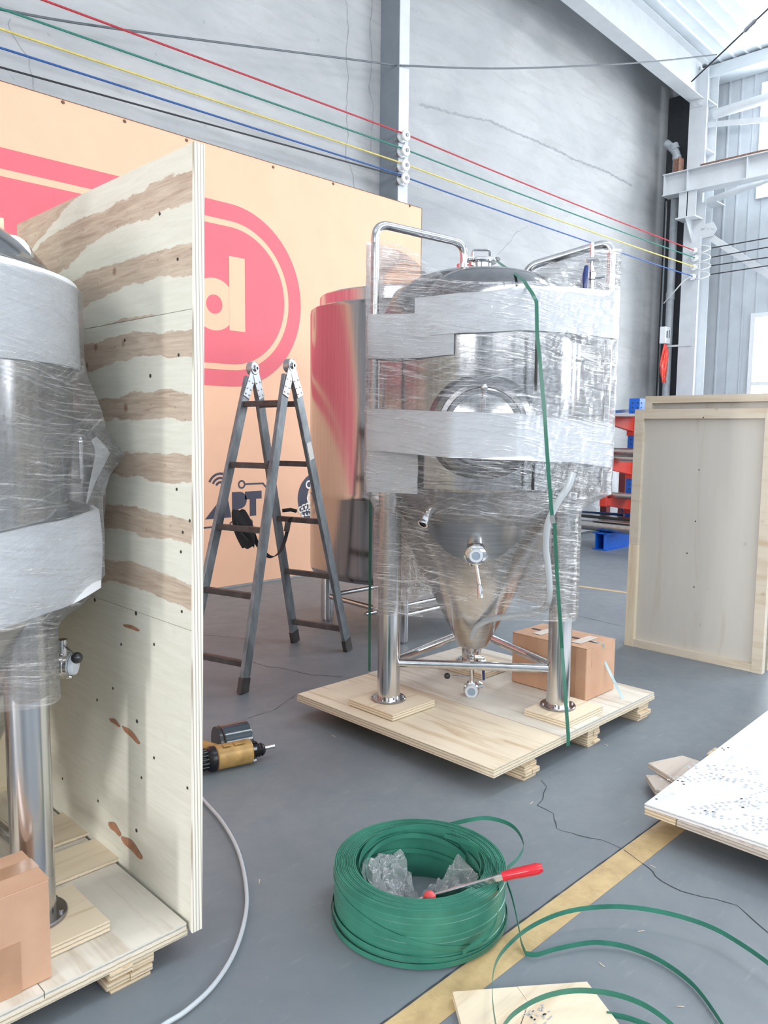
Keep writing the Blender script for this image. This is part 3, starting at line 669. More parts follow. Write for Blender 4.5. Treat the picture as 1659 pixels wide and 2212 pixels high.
def bagfn(u, v):
    a = 2*math.pi*u; r = 0.015+0.085*math.sin(min(1, v*1.15)*math.pi*0.85)**0.8*(0.7+0.3*math.sin(5*a+v*6)); z = -0.62*v
    return (top.x+r*math.cos(a)+0.02*math.sin(v*7), top.y+0.55*r*math.sin(a), top.z+z+0.02*math.sin(3*a))
mb.grid(bagfn, 26, 18)
plain('red_bag', srgb(232, 74, 60), 0.3, coat=0.3, var=0.25, scale=10)
solo('plastic_bag', 'crumpled red plastic bag hanging below the white junction box', 'bag', mb, 'red_bag')
solo('wall_bracket', 'thin metal bracket bar sticking out below the junction box', 'bracket', MB().bar(ony(1440, 748, 6.10), onx(1494, 745, 12.615), 0.02, 0.03), 'painted_steel', smooth=False)

# wires, insulators
def wire(label, mat, pts, r=0.009, sag=0.0, group='wires along the wall'):
    P = [Vector(p) for p in pts]
    if len(P) == 2:
        P = [P[0].lerp(P[1], t/10)-V(0, 0, sag*4*(t/10)*(1-t/10)) for t in range(11)]
    return solo('electric_wire', label, 'wire', MB().tube(P, r, 8), mat, group)
YI = 6.185
ins_z = [ony(870, y, YI).z for y in (295, 328, 360, 388)]
IX = ony(871, 300, YI).x
endp = [onx(x, y, 12.5) for x, y in ((1500, 541), (1502, 557), (1500, 576), (1497, 597))]
names = ['red', 'green', 'yellow', 'blue']
def leftwire(q, z1):
    a = ony(q[0], q[1], 6.19); b = V(IX, YI-0.01, z1); return [a+(a-b)*1.5, a, b]
for nme, q, z1 in (('red', (93, 0), ins_z[0]+0.03), ('green', (0, 18), ins_z[1]+0.03), ('yellow', (0, 62), ins_z[2]+0.03), ('blue', (0, 103), ins_z[3]+0.04)):
    wire('%s wire running along the wall left of the porcelain insulators' % nme, nme+'_wire', leftwire(q, z1), 0.0088)
wire('black wire, lowest of those left of the insulators', 'black_wire', leftwire((0, 145), ins_z[3]+0.022), 0.0078)
for nme, z1, e in zip(names, ins_z, endp):
    wire('%s wire running from the porcelain insulators to the corner column' % nme, nme+'_wire', [(IX, YI-0.01, z1+0.03), e], 0.0088, 0.02)
for i, (p, q) in enumerate((((1536, 536), (1659, 514)), ((1536, 556), (1659, 534)), ((1536, 574), (1659, 556)), ((1534, 593), (1659, 574)))):
    a = onx(p[0], p[1], 12.5); b = onx(q[0], q[1], 12.5); b2 = a+(b-a)*13.0
    wire(('first', 'second', 'third', 'fourth')[i]+' from the top of the dark wires past the corner column', 'black_wire', [a, b2], 0.0085)
    e = endp[i]; mid = (e+a)/2
    wire(('first', 'second', 'third', 'fourth')[i]+' from the top of the pale loops by the corner column', 'white_wire', smooth_path([e, e.lerp(a, 0.5)+V(0, 0, 0.06), a, e.lerp(a, 0.6)-V(0.1, 0, 0.07), e+V(0.02, 0, -0.02)], 6), 0.0075, group='wire loops at the corner column')
wire('thin grey cable swung along the wall up to the rafter', 'grey_wire', smooth_path([ony(-60, 10, 6.3), ony(0, 20, 6.3), ony(250, 62, 6.3), ony(820, 136, 6.3), ony(880, 142, 6.22), ony(1060, 148, 6.1), ony(1220, 144, 5.9), ony(1400, 134, 5.62), ony(1548, 118, 5.45)], 5), 0.010)
wire('pale slack wire hanging from the lowest corner insulator', 'white_wire', smooth_path([endp[3], onx(1478, 606, 12.5), onx(1455, 632, 12.5), onx(1434, 655, 12.62)], 6), 0.010)
for i, z in enumerate(ins_z):
    o = thing('insulator', ('topmost', 'second from the top', 'third from the top', 'lowest')[i]+' of the porcelain reels on the grey wall pillar', 'insulator', (IX, YI, z), 'porcelain insulators on the pillar')
    d = V(0.0, -1.0, 0).normalized(); c = V(IX+0.01, 6.237, z+0.01)
    obj('reel', MB().lathe([(0.0, 0.0), (0.052, 0.0), (0.06, 0.012), (0.058, 0.028), (0.038, 0.04), (0.036, 0.052), (0.05, 0.062), (0.06, 0.078), (0.057, 0.094), (0.03, 0.104), (0.028, 0.10), (0.0, 0.10)], c, d, 24), 'porcelain', o)
    obj('bolt', MB().cyl(c+d*0.095, c+d*0.112, 0.02, n=8), 'steel_dark', o)
    obj('bracket', MB().box((IX-0.07, 6.237, z-0.045), (IX+0.08, 6.249, z-0.01)), 'steel_dark', o, smooth=False)
for i, e in enumerate(endp):
    o = thing('insulator', ('topmost', 'second from the top', 'third from the top', 'lowest')[i]+' of the white reels at the corner column', 'insulator', e, 'insulators at the corner column')
    d = V(-0.5, -0.86, 0)
    obj('reel', MB().lathe([(0.0, -0.05), (0.03, -0.05), (0.045, -0.03), (0.025, 0), (0.045, 0.03), (0.03, 0.05), (0, 0.05)], e+V(0.03, 0.02, 0), d, 16), 'porcelain', o)
    obj('bracket', MB().bar(e+V(0.03, 0.02, 0), (12.63, 5.66, e.z), 0.02, 0.04), 'steel_dark', o, smooth=False)

exec_parts = True
# ------------------------------------------------------------------ tanks
def hull(points):
    pts = sorted(set((round(p[0], 5), round(p[1], 5)) for p in points))
    def half(ps):
        h = []
        for p in ps:
            while len(h) > 1 and (h[-1][0]-h[-2][0])*(p[1]-h[-2][1])-(h[-1][1]-h[-2][1])*(p[0]-h[-2][0]) <= 0: h.pop()
            h.append(p)
        return h
    a = half(pts); b = half(pts[::-1]); return a[:-1]+b[:-1]
def polar(points, nt):
    """hull radius for nt evenly spaced angles round the origin"""
    h = hull(points); out = []
    for k in range(nt):
        t = 2*math.pi*k/nt; dx, dy = math.cos(t), math.sin(t); best = 0
        for i in range(len(h)):
            x0, y0 = h[i]; x1, y1 = h[(i+1) % len(h)]; ex, ey = x1-x0, y1-y0; den = dx*ey-dy*ex
            if abs(den) < 1e-9: continue
            s = (x0*ey-y0*ex)/den; u = (x0*dy-y0*dx)/den
            if s > 0 and -1e-6 <= u <= 1+1e-6: best = max(best, s)
        out.append(best)
    return out
def circ(cx, cy, r, n=40): return [(cx+r*math.cos(2*math.pi*i/n), cy+r*math.sin(2*math.pi*i/n)) for i in range(n)]
def pol(r, a): return (r*math.cos(R(a)), r*math.sin(R(a)))

def tank(label, c, zb, dz, legR, legA, pipes, manA, portA, r=0.5, handle=True):
    """conical fermenter. zb floor of the feet, dz shift of the vessel, angles in degrees in plan"""
    t = thing('fermentation_tank', label, 'tank', (c[0], c[1], zb)); cx, cy = c
    A = lambda rr, an, z: V(cx+rr*math.cos(R(an)), cy+rr*math.sin(R(an)), z)
    zc, zd, zk = 1.235+dz, 1.965+dz, 0.405+dz
    sh = obj('shell', MB().lathe([(r-0.012, zc-0.012), (r, zc), (r, zc+0.02), (r+0.0015, zc+0.022), (r+0.0015, zc+0.034), (r, zc+0.036), (r, zd-0.02), (r, zd)], (cx, cy, 0), n=128), 'steel_shell', t)
    dm = []
    for i in range(15):
        u = i/14.0; a = u*math.pi/2
        rr = r*math.cos(a)**0.62 if i < 14 else 0.0001
        dm.append((rr, zd+0.32*math.sin(a)**1.0))
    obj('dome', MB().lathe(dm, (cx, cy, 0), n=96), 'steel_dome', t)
    obj('cone', MB().lathe([(r-0.012, zc-0.012), (r-0.03, zc-0.05), (0.335, zc-0.33), (0.095, zk+0.02), (0.082, zk-0.01), (0.06, zk-0.028), (0.03, zk-0.035), (0.0, zk-0.035)], (cx, cy, 0), n=96), 'steel_cone', t, ang=40)
    # legs with round foot plates
    for a in legA:
        p = A(legR, a, 0); d = V(math.cos(R(a)), math.sin(R(a)), 0); n = 28; mb = MB()
        i0 = 0; rad = 0.0565
        for k in range(2):
            for j in range(n):
                q = 2*math.pi*j/n; x = p.x+rad*math.cos(q); y = p.y+rad*math.sin(q)
                rr = math.hypot(x-cx, y-cy)
                ztop = zc-0.05-(r-0.03-rr)*1.18 if rr < r-0.03 else zc-0.02
                mb.v.append(V(x, y, zb+0.008 if k == 0 else ztop))
        for j in range(n): mb.f.append((j, (j+1) % n, n+(j+1) % n, n+j))
        lg = obj('leg', mb, 'steel_leg', t)
        obj('foot_plate', MB().lathe([(0.0, zb+0.010), (0.084, zb+0.010), (0.087, zb+0.007), (0.087, zb), (0, zb)], (p.x, p.y, 0), n=32), 'steel_dark', lg)
        for b in range(6):
            bp = p+V(*pol(0.073, b*60+20), zb+0.009); obj('bolt', MB().cyl(bp, bp+V(0, 0, 0.008), 0.006, n=8), 'steel_dark', lg)
    for i in range(3 if handle else 2):
        a = A(legR, legA[i], zb+0.185); b = A(legR, legA[(i+1) % 3], zb+0.185); d = (b-a).normalized()
        obj('cross_brace', MB().cyl(a+d*0.05, b-d*0.05, 0.0215, n=20), 'steel_pipe', t)
    # lid
    zl = zd+0.315
    ld = obj('lid_neck', MB().lathe([(0.055, zl-0.04), (0.055, zl+0.05), (0.058, zl+0.052)], (cx, cy, 0), n=32), 'steel_mirror', t)
    obj('lid', MB().lathe([(0.0, zl+0.075), (0.05, zl+0.073), (0.078, zl+0.064), (0.080, zl+0.055), (0.074, zl+0.050), (0.055, zl+0.050)], (cx, cy, 0), n=36), 'steel_mirror', ld)
    h = V(ys, -yc, 0)*0.042; cc_ = V(cx, cy, 0)
    obj('lid_handle', MB().tube(bend([cc_-h+V(0, 0, zl+0.07), cc_-h+V(0, 0, zl+0.115), cc_+h+V(0, 0, zl+0.115), cc_+h+V(0, 0, zl+0.07)], 0.012, 4), 0.006, 8), 'steel_mirror', ld)
    obj('lid_clamp', MB().tube([cc_-h*1.6+V(0, 0, zl+0.075), cc_+h*1.6+V(0, 0, zl+0.078)], 0.008, 8).ellip(cc_+h*1.9+V(0, 0, zl+0.07), 0.018, 0.018, 0.012, 10, 6), 'steel_dark', ld)
    # lifting lugs
    for s in (-1, 1):
        q = cc_+V(ys, -yc, 0)*s*0.385; zz = zd+0.185; n = V(yc, ys, 0)
        mb = MB(); strip_a = []; strip_b = []
        pts_o = [(-0.055, -0.09)]+[(0.055*math.cos(R(180-k*15)), 0.055*math.sin(R(180-k*15))) for k in range(13)]+[(0.055, -0.09)]
        u = V(ys, -yc, 0)
        for k in range(2):
            o2 = q+n*(0.008*(k-0.5)*2); i0 = len(mb.v)
            outer = [(0.055*math.cos(R(k2*15)), 0.055*math.sin(R(k2*15))) for k2 in range(24)]; outer = [(x, -0.09) if (y < -0.02) else (x if y >= 0 else math.copysign(0.055, x), y) for x, y in outer]
            inner = [(0.022*math.cos(R(k2*15)), 0.022*math.sin(R(k2*15))) for k2 in range(24)]
            for (x, y) in outer: mb.v.append(o2+u*x+V(0, 0, zz+y))
            for (x, y) in inner: mb.v.append(o2+u*x+V(0, 0, zz+y))
            for j in range(24): mb.f.append((i0+j, i0+(j+1) % 24, i0+24+(j+1) % 24, i0+24+j))
        for j in range(24):
            mb.f.append((j, (j+1) % 24, 48+(j+1) % 24, 48+j)); mb.f.append((24+j, 24+(j+1) % 24, 72+(j+1) % 24, 72+j))
        obj('lifting_lug', mb, 'steel_leg', t)
    # down pipes from the dome top over the shoulder
    for k, (pa, pr, zt, ri, lower) in enumerate(pipes):
        p0 = A(ri, pa if k else pa-2, zl-0.02 if k == 0 else zd+0.20); p1 = A(pr, pa, zt); p2 = A(pr, pa, zc+0.0)
        pt = [p0, V(p0.x, p0.y, zt-(0.03 if k == 0 else 0.10)), p1, p2]
        pi = obj('down_pipe', MB().tube(bend(pt, 0.07, 8), 0.0195, 18), 'steel_pipe', t)
        obj('pipe_clamp', MB().lathe([(0.02, -0.012), (0.036, -0.01), (0.036, 0.01), (0.02, 0.012)], p0+V(0, 0, 0.045), (0, 0, 1), 20).bar(p0+V(*pol(0.03, pa+90), 0.045), p0+V(*pol(0.075, pa+90), 0.045), 0.016, 0.012), 'steel_mirror', pi)
        for z in (zc+0.35, zd-0.12): obj('pipe_clip', MB().cyl(A(r, pa, z), A(pr, pa, z), 0.007, n=8), 'steel_pipe', pi)
    # manway: collar, ring, door, yoke
    d = V(math.cos(R(manA)), math.sin(R(manA)), 0); cm = V(cx, cy, 1.517+dz)
    mw = obj('manway_collar', MB().lathe([(0.252, r-0.085), (0.245, r-0.02), (0.225, r+0.012), (0.20, r+0.022), (0.196, r+0.05), (0.175, r+0.052)], cm, d, 64), 'steel_dark', t)
    dr = obj('manway_door', MB().lathe([(0.178, r+0.046), (0.165, r+0.056), (0.150, r+0.055), (0.147, r+0.049), (0.12, r+0.056), (0.06, r+0.066), (0, r+0.07)], cm, d, 64), 'steel_shell', t)
    sd = V(-d.y, d.x, 0)
    if not handle: return t, A
    obj('yoke_bar', MB().cyl(cm+d*(r+0.075)+V(0, 0, 0.165), cm+d*(r+0.075)-V(0, 0, 0.15), 0.008, n=10).ellip(cm+d*(r+0.075)+V(0, 0, 0.172), 0.017, 0.017, 0.017, 12, 8), 'steel_mirror', dr)
    obj('door_handle', MB().tube(bend([cm+d*(r+0.06)+sd*0.05+V(0, 0, 0.05), cm+d*(r+0.10)+sd*0.05+V(0, 0, 0.055), cm+d*(r+0.10)+sd*0.05-V(0, 0, 0.06), cm+d*(r+0.06)+sd*0.05-V(0, 0, 0.055)], 0.015, 4), 0.007, 8), 'steel_mirror', dr)
    return t, A
def cap_disc(parent, c, d, ro=0.034):
    cp_ = obj('end_cap', MB().lathe([(0.0, 0.016), (ro*0.55, 0.016), (ro*0.62, 0.022), (ro*0.9, 0.022), (ro, 0.014), (ro, 0.0), (0, 0)], c, d, 28), 'silicone_cap', parent)
    obj('cap_window', MB().lathe([(0, 0.019), (ro*0.52, 0.018)], c, d, 24), 'silicone_core', cp_)

MC = (3.183, 2.526)
mainT, MA = tank('tall steel fermentation tank under film on the plywood pallet, mid photo', MC, 0.162, 0.0, 0.48, (159, -80, 39), [(164.5, 0.60, 2.445, 0.10, 0), (-62.5, 0.625, 2.40, 0.22, 0)], -139, -140)
toC = -V(MC[0], MC[1], 0).normalized(); toR = V(ys, -yc, 0)
# sampling valve on the cone (front), facing the camera side
pc = atd(1028, 1200, 3.62)
vl = obj('racking_port', MB().cyl(pc-toC*0.13, pc-toC*0.01, 0.036, n=28).lathe([(0.036, -0.10), (0.06, -0.10), (0.06, -0.085), (0.036, -0.08)], pc, toC, 28), 'steel_mirror', mainT)
obj('butterfly_valve', MB().lathe([(0.0, -0.05), (0.045, -0.05), (0.049, -0.045), (0.049, -0.012), (0.045, -0.008), (0.032, -0.004), (0.032, 0.0), (0, 0.0)], pc, toC, 28), 'steel_mirror', vl)
cap_disc(vl, pc, toC, 0.033)
h0 = pc-toC*0.02-V(0, 0, 0.035); h1 = h0-V(0, 0, 0.10)+toR*0.02+toC*0.03; h2 = h1-V(0, 0, 0.06)+toR*0.006+toC*0.02
obj('valve_handle', MB().tube([h0, h1], 0.0075, 10).tube([h1, h1.lerp(h2, 0.15), h2], [0.008, 0.0135, 0.0135], 12), 'steel_mirror', vl)
obj('drain_stub', MB().cyl(pc-toC*0.06-V(0, 0, 0.03)-toR*0.03, pc-toC*0.05-V(0, 0, 0.06)-toR*0.02, 0.012, n=10), 'steel_mirror', vl)
# elbow port on the cone, left
pe = atd(917, 1128, 3.66); eo = V(MC[0], MC[1], pe.z)-pe; eo.z = 0; eo.normalize()
el = obj('elbow_port', MB().tube(bend([pe+eo*0.16+V(0, 0, 0.05), pe+eo*0.02+V(0, 0, 0.045), pe-eo*0.015-V(0, 0, 0.01)+toR*0.004], 0.05, 6), 0.024, 18, caps=False), 'steel_mirror', mainT)
obj('elbow_ferrule', MB().lathe([(0.036, 0.10), (0.05, 0.11), (0.05, 0.13), (0.03, 0.14)], pe+V(0, 0, 0.045), eo, 24), 'steel_mirror', el)
obj('elbow_rim', MB().lathe([(0.017, 0.0), (0.018, -0.004), (0.026, -0.004), (0.027, 0.006), (0.024, 0.008)], pe-eo*0.012-V(0, 0, 0.006), (eo+V(0, 0, 0.8)).normalized(), 20), 'steel_mirror', el)
obj('elbow_bore', MB().lathe([(0, 0.004), (0.019, 0.004)], pe-eo*0.012-V(0, 0, 0.006), (eo+V(0, 0, 0.8)).normalized(), 20), 'dark_shade', el)
# outlet assembly under the cone
ob = V(MC[0], MC[1], 0)+toC*0.06
po = lambda x, y, D=4.02: atd(x, y, D)
top_, mid_, bot_ = po(1016, 1388), po(1018, 1440), po(1020, 1478)
ou = obj('outlet_pipe', MB().tube(bend([V(MC[0], MC[1], 0.40), V(MC[0], MC[1], 0.33), top_-V(0, 0, 0.07)], 0.03, 5), 0.022, 16).cyl(top_, bot_, 0.0135, n=18), 'steel_mirror', mainT)
obj('ball_valve', MB().lathe([(0.014, -0.05), (0.021, -0.05), (0.021, -0.036), (0.017, -0.03), (0.021, -0.012), (0.021, 0.012), (0.017, 0.03), (0.024, 0.036), (0.024, 0.05), (0.014, 0.052)], po(1018, 1424), (0, 0, 1), 20), 'steel_mirror', ou)
obj('clamp', MB().lathe([(0.014, -0.012), (0.028, -0.010), (0.028, 0.010), (0.014, 0.012)], po(1018, 1402), (0, 0, 1), 20).bar(po(1018, 1402), po(1034, 1402), 0.016, 0.018).bar(po(1030, 1408), po(1034, 1398), 0.006, 0.006), 'steel_mirror', ou)
obj('clamp', MB().lathe([(0.014, -0.010), (0.028, -0.008), (0.028, 0.008), (0.014, 0.010)], po(1018, 1439), (0, 0, 1), 20).bar(po(1018, 1440), po(998, 1440), 0.016, 0.018).ellip(po(997, 1439), 0.012, 0.012, 0.012, 10, 8), 'steel_mirror', ou)
lv = obj('lever', MB().tube([po(1030, 1420), po(1036, 1424), po(1042, 1434)], 0.0045, 8).cyl(po(1026, 1419), po(1044, 1421), 0.010, n=10), 'steel_mirror', ou)
obj('lever_grip', MB().tube([po(1042, 1434), po(1044, 1448), po(1045, 1469)], [0.006, 0.0075, 0.006], 8), 'blue_grip', lv)
bv = po(1018, 1492, 3.99)
bf = obj('butterfly_valve', MB().lathe([(0.0, -0.05), (0.034, -0.05), (0.042, -0.046), (0.042, -0.004), (0.036, 0.0), (0, 0.0)], bv, toC, 28).cyl(bv-toC*0.02, bot_, 0.018, n=16), 'steel_mirror', ou)
cap_disc(bf, bv, toC, 0.035)
obj('valve_lever', MB().cyl(po(1014, 1461, 4.0), po(969, 1461, 3.98), 0.005, n=8), 'steel_mirror', bf)
obj('ball_knob', MB().ellip(po(966, 1460, 3.98), 0.0165, 0.0165, 0.0165, 16, 10), 'black_plastic', bf)
obj('wing_nut', MB().cyl(po(1032, 1483, 4.0), po(1042, 1481, 4.0), 0.012, n=10).bar(po(1038, 1478, 4.0), po(1045, 1486, 4.0), 0.01, 0.02).tube([po(1034, 1472, 4.0), po(1041, 1476, 4.0)], 0.006, 8), 'steel_mirror', bf)
# clear hose from the outlet up along the right leg
hp = smooth_path([po(1018, 1388, 3.97), po(1020, 1370, 3.93), po(1032, 1352, 3.885), po(1060, 1338, 3.85), po(1110, 1330, 3.82), po(1150, 1325, 3.79), po(1178, 1312, 3.74), po(1187, 1280, 3.68), po(1184, 1225, 3.64), po(1179, 1180, 3.60), po(1184, 1130, 3.54), po(1205, 1085, 3.5), po(1228, 1050, 3.48), po(1238, 1020, 3.48)], 6)
obj('drain_hose', MB().tube(hp, 0.0155, 14), 'clear_hose', mainT)
obj('hose_barb', MB().cyl(po(1018, 1402, 3.985), po(1018, 1384, 3.965), 0.017, n=14), 'steel_mirror', mainT)
# relief valve beside the right down pipe
rv = obj('relief_valve', MB().tube([atd(1279, 525, 3.75), atd(1279, 640, 3.75)], 0.009, 10).cyl(atd(1268, 562, 3.74), atd(1292, 560, 3.74), 0.013, n=10).bar(atd(1284, 557, 3.74), atd(1296, 566, 3.72), 0.012, 0.012).cyl(atd(1279, 600, 3.75), atd(1306, 598, 3.74), 0.008, n=8).lathe([(0.01, -0.02), (0.018, -0.015), (0.018, 0.015), (0.01, 0.02)], atd(1279, 596, 3.75), (0, 0, 1), 14), 'steel_mirror', mainT)
obj('valve_grip', MB().tube([atd(1267, 575, 3.73), atd(1265, 595, 3.72), atd(1264, 628, 3.72)], [0.010, 0.015, 0.011], 12), 'blue_grip', rv)
# cable seam on the shell
obj('gauge_tube', MB().tube([atd(1160, 722, 3.52), atd(1157, 845, 3.52)], 0.007, 8), 'black_rubber', mainT)
obj('gauge_tube', MB().tube([atd(1152, 1000, 3.52), atd(1151, 1058, 3.52)], 0.007, 8), 'black_rubber', mainT)

# hull shapes round the main tank
NT = 180
pL = pol(0.60, 164.5); pR = pol(0.625, -62.5)
man = [(0.60*math.cos(R(-139))+0.14*math.sin(R(-139))*k, 0.60*math.sin(R(-139))-0.14*math.cos(R(-139))*k) for k in (-1, 1)]
H_body = polar(circ(0, 0, 0.505, 90)+circ(*pL, 0.022)+circ(*pR, 0.022), NT)
H_man = polar(circ(0, 0, 0.505, 90)+circ(*pL, 0.022)+circ(*pR, 0.022)+man, NT)
legc = [pol(0.48, a) for a in (159, -80, 39)]
H_leg = polar(circ(*legc[0], 0.059)+circ(*legc[1], 0.059)+circ(*legc[2], 0.059), NT)
H_mid = polar(circ(0, 0, 0.47, 90)+circ(*legc[0], 0.059)+circ(*legc[1], 0.059)+circ(*legc[2], 0.059), NT)
H_top = polar(circ(0, 0, 0.40, 60)+circ(*pL, 0.022)+circ(*pR, 0.022), NT)
H_pip = polar(circ(0, 0, 0.12, 40)+circ(*pL, 0.022)+circ(*pR, 0.022), NT)
def samp(H, a):
    t = (a % 360)/360*NT; i = int(t) % NT; f = t-int(t); return H[i]*(1-f)+H[(i+1) % NT]*f
def band(center, H, a0, a1, zfun, off=0.004, th=0.006, nu=90, nv=10, wr=0.004, bulge=0.0):
    """strip of sheet foam wrapped over the hull; zfun(u) -> (z bottom, z top)"""
    mb = MB()
    def fn(u, v, o=0):
        a = a0+(a1-a0)*u; z0, z1 = zfun(u); z = z0+(z1-z0)*v
        rr = samp(H(z) if callable(H) else H, a)+off+o+wr*mnoise.noise(V(a*0.06, z*9, 3.1))+bulge*math.sin(math.pi*v)
        return (center[0]+rr*math.cos(R(a)), center[1]+rr*math.sin(R(a)), z)
    n1 = (nu+1)*(nv+1)
    mb.grid(lambda u, v: fn(u, v, th), nu, nv); mb.grid(lambda u, v: fn(u, v, 0), nu, nv)
    W_ = nv+1
    for i in range(nu):
        for jj in (0, nv): mb.f.append((i*W_+jj, (i+1)*W_+jj, n1+(i+1)*W_+jj, n1+i*W_+jj))
    for j in range(nv):
        for ii in (0, nu): mb.f.append((ii*W_+j, ii*W_+j+1, n1+ii*W_+j+1, n1+ii*W_+j))
    return mb
def lerpf(xs, ys_):
    def f(u):
        for i in range(len(xs)-1):
            if u <= xs[i+1]:
                t = (u-xs[i])/(xs[i+1]-xs[i]); t = t*t*(3-2*t); return ys_[i]+(ys_[i+1]-ys_[i])*t
        return ys_[-1]
    return f
# camera-side angles: left silhouette about 225-90, right silhouette about 225+90 (=-45)
def zpx(ang, py, rr=0.56):
    """height seen at pixel row py on the hull at plan angle ang"""
    p = V(MC[0]+rr*math.cos(R(ang)), MC[1]+rr*math.sin(R(ang)), 0); D = p.x*yc+p.y*ys
    lx = p.x*ys-p.y*yc; x = 829.5+lx/D*FPX
    return atd(x, py, D).z
FG = 'white foam sheets wrapped round the middle tank'
def foam(label, H, a0, a1, tops, bots, us, **k):
    az = [a0+(a1-a0)*u for u in us]
    ft = lerpf(us, [zpx(a, t) for a, t in zip(az, tops)]); fb = lerpf(us, [zpx(a, t) for a, t in zip(az, bots)])
    return solo('foam_wrap', label, 'foam wrap', band(MC, H, a0, a1, lambda u: (fb(u), ft(u)), **k), 'white_foam', FG)
foam('upper white foam band across the front shoulder of the middle tank', H_body, 186, 318, [642, 628, 615, 618, 626, 633, 640], [725, 716, 712, 717, 726, 738, 746], [0, 0.22, 0.45, 0.6, 0.75, 0.9, 1], off=0.014)
foam('white foam flap on the left shoulder of the middle tank under the upper band', H_body, 120, 206, [690, 683, 676, 668], [778, 777, 773, 764], [0, 0.5, 0.75, 1], off=0.006)
foam('lower white foam band across the manway of the middle tank', H_man, 130, 325, [884, 884, 890, 893, 905, 917, 922], [972, 974, 988, 992, 998, 1008, 1012], [0, 0.2, 0.42, 0.5, 0.68, 0.9, 1], off=0.012, wr=0.006)
foam('loose white foam flap hanging below the lower band at left', H_body, 120, 188, [960, 962, 966, 968], [1056, 1058, 1064, 1068], [0, 0.4, 0.8, 1], off=0.006, wr=0.012)
# stretch film
def film_surf(center, levels, ztop=None, nt=180, amp=0.004, a0=0, a1=360, off=0.024):
    """levels: list of (z, H) from bottom to top, vertical grid between them"""
    mb = MB(); nz = len(levels)-1; sub = 6
    def fn(u, v):
        a = a0+(a1-a0)*u; x = v*nz; i = min(int(x), nz-1); f = x-i
        z0, H0 = levels[i]; z1, H1 = levels[i+1]; z = z0+(z1-z0)*f
        if ztop is not None: z = min(z, ztop(a))
        rr = samp(H0, a)*(1-f)+samp(H1, a)*f
        rr += off+amp*mnoise.noise(V(a*0.12, z*16, 0))+amp*0.8*mnoise.noise(V(a*0.4, z*30, 5))
        return (center[0]+rr*math.cos(R(a)), center[1]+rr*math.sin(R(a)), z)
    mb.grid(fn, nt, nz*sub); return mb
def ztop_main(a):
    g = lambda c, w: math.exp(-(((a-c+180) % 360-180)/w)**2)
    return 2.15+0.22*max(g(164.5, 24), g(-62.5, 30))
lv = [(0.60, H_leg), (0.80, H_leg), (1.02, H_leg), (1.12, H_mid), (1.20, H_body), (1.40, H_man), (1.62, H_man), (1.78, H_body), (1.97, H_body), (2.12, H_body), (2.25, H_top), (2.36, H_pip)]
sw = solo('stretch_wrap', 'clear crinkled stretch film wound round the middle tank and its legs', 'film', film_surf(MC, lv, ztop_main), 'stretch_film')
# green strap over the middle tank
Fe = onz(1226, 1590, 0.13); 
spts = [onz(799, 1452, 0.02), onz(799, 1449, 0.128)+V(0, 0.0, 0)]
ub = atd(799, 1068, 4.35)
spts = [V(2.86, 3.16, 0.10), V(2.86, 3.16, 0.14)]
def strap_px(l): return [atd(*q) for q in l]
left_run = [atd(798, 1450, 4.27), atd(800, 1062, 4.20), atd(803, 700, 4.12)]
over = [atd(1062, 556, 4.15), atd(1092, 578, 3.78), atd(1130, 604, 3.58), atd(1150, 634, 3.46), atd(1159, 652, 3.44), atd(1160, 718, 3.41)]
down = [atd(1168, 800, 3.405), atd(1176, 890, 3.375), atd(1184, 1010, 3.37), atd(1192, 1110, 3.39), atd(1198, 1130, 3.41), atd(1203, 1240, 3.48), atd(1214, 1400, 3.58), Fe+V(0, -0.004, 0.0), Fe+V(0, -0.004, -0.045)]
st = thing('strapping_band', 'green strapping band pulled over the middle tank down to the pallet edge', 'strap', Fe)
pth = over+down; wd = [toR*0.016+V(0, 0, 0.003) for _ in pth]
obj('strap', MB().ribbon(pth, wd, 0.0012), 'strap_on_tank', st)
obj('strap', MB().ribbon(left_run, [toR*0.014]*3, 0.0012), 'strap_on_tank', st)
obj('strap_seal', MB().box((0, 0, 0), (0, 0, 0)) if False else MB().bar(atd(1192, 1113, 3.38), atd(1195, 1130, 3.395), 0.021, 0.006, toC), 'seal_metal', st)

# main pallet and what stands on it
def pallet(label, x0, x1, y0, y1, zt, boards, blocks, mat='pallet_ply'):
    t = thing('wooden_pallet', label, 'pallet', ((x0+x1)/2, (y0+y1)/2, 0))
    obj('base_sheet', MB().box((x0, y0, zt-0.036), (x1, y1, zt-0.0185)), mat, t, smooth=False)
    for i, (a, b, m_, dz) in enumerate(boards):
        obj('deck_board', MB().box((a+0.0015, y0+0.003, zt-0.018), (b-0.0015, y1-0.003, zt+dz)), m_, t, smooth=False)
    for (a, b) in blocks:
        k = 4; h = (zt-0.036)/k
        bt = obj('support_batten', MB().box((a+0.008, y0+0.012, 0.0), (b-0.008, y1-0.05, h*0.5)), 'block_ply', t, smooth=False)
        for j in range(k):
            dx, dy = random.uniform(-0.007, 0.007), random.uniform(-0.012, 0.012)
            z0 = j*h if j else h*0.5
            w2 = (b-a)/2
            for q in (0, 1):
                e = random.uniform(-0.006, 0.006)
                obj('ply_strip', MB().box((a+dx+q*w2+0.0008, y0+0.008+dy+e, z0+0.0005), (a+dx+(q+1)*w2-0.0008, y1-0.05+dy, (j+1)*h-0.0005)), 'block_ply', bt, smooth=False)
    return t
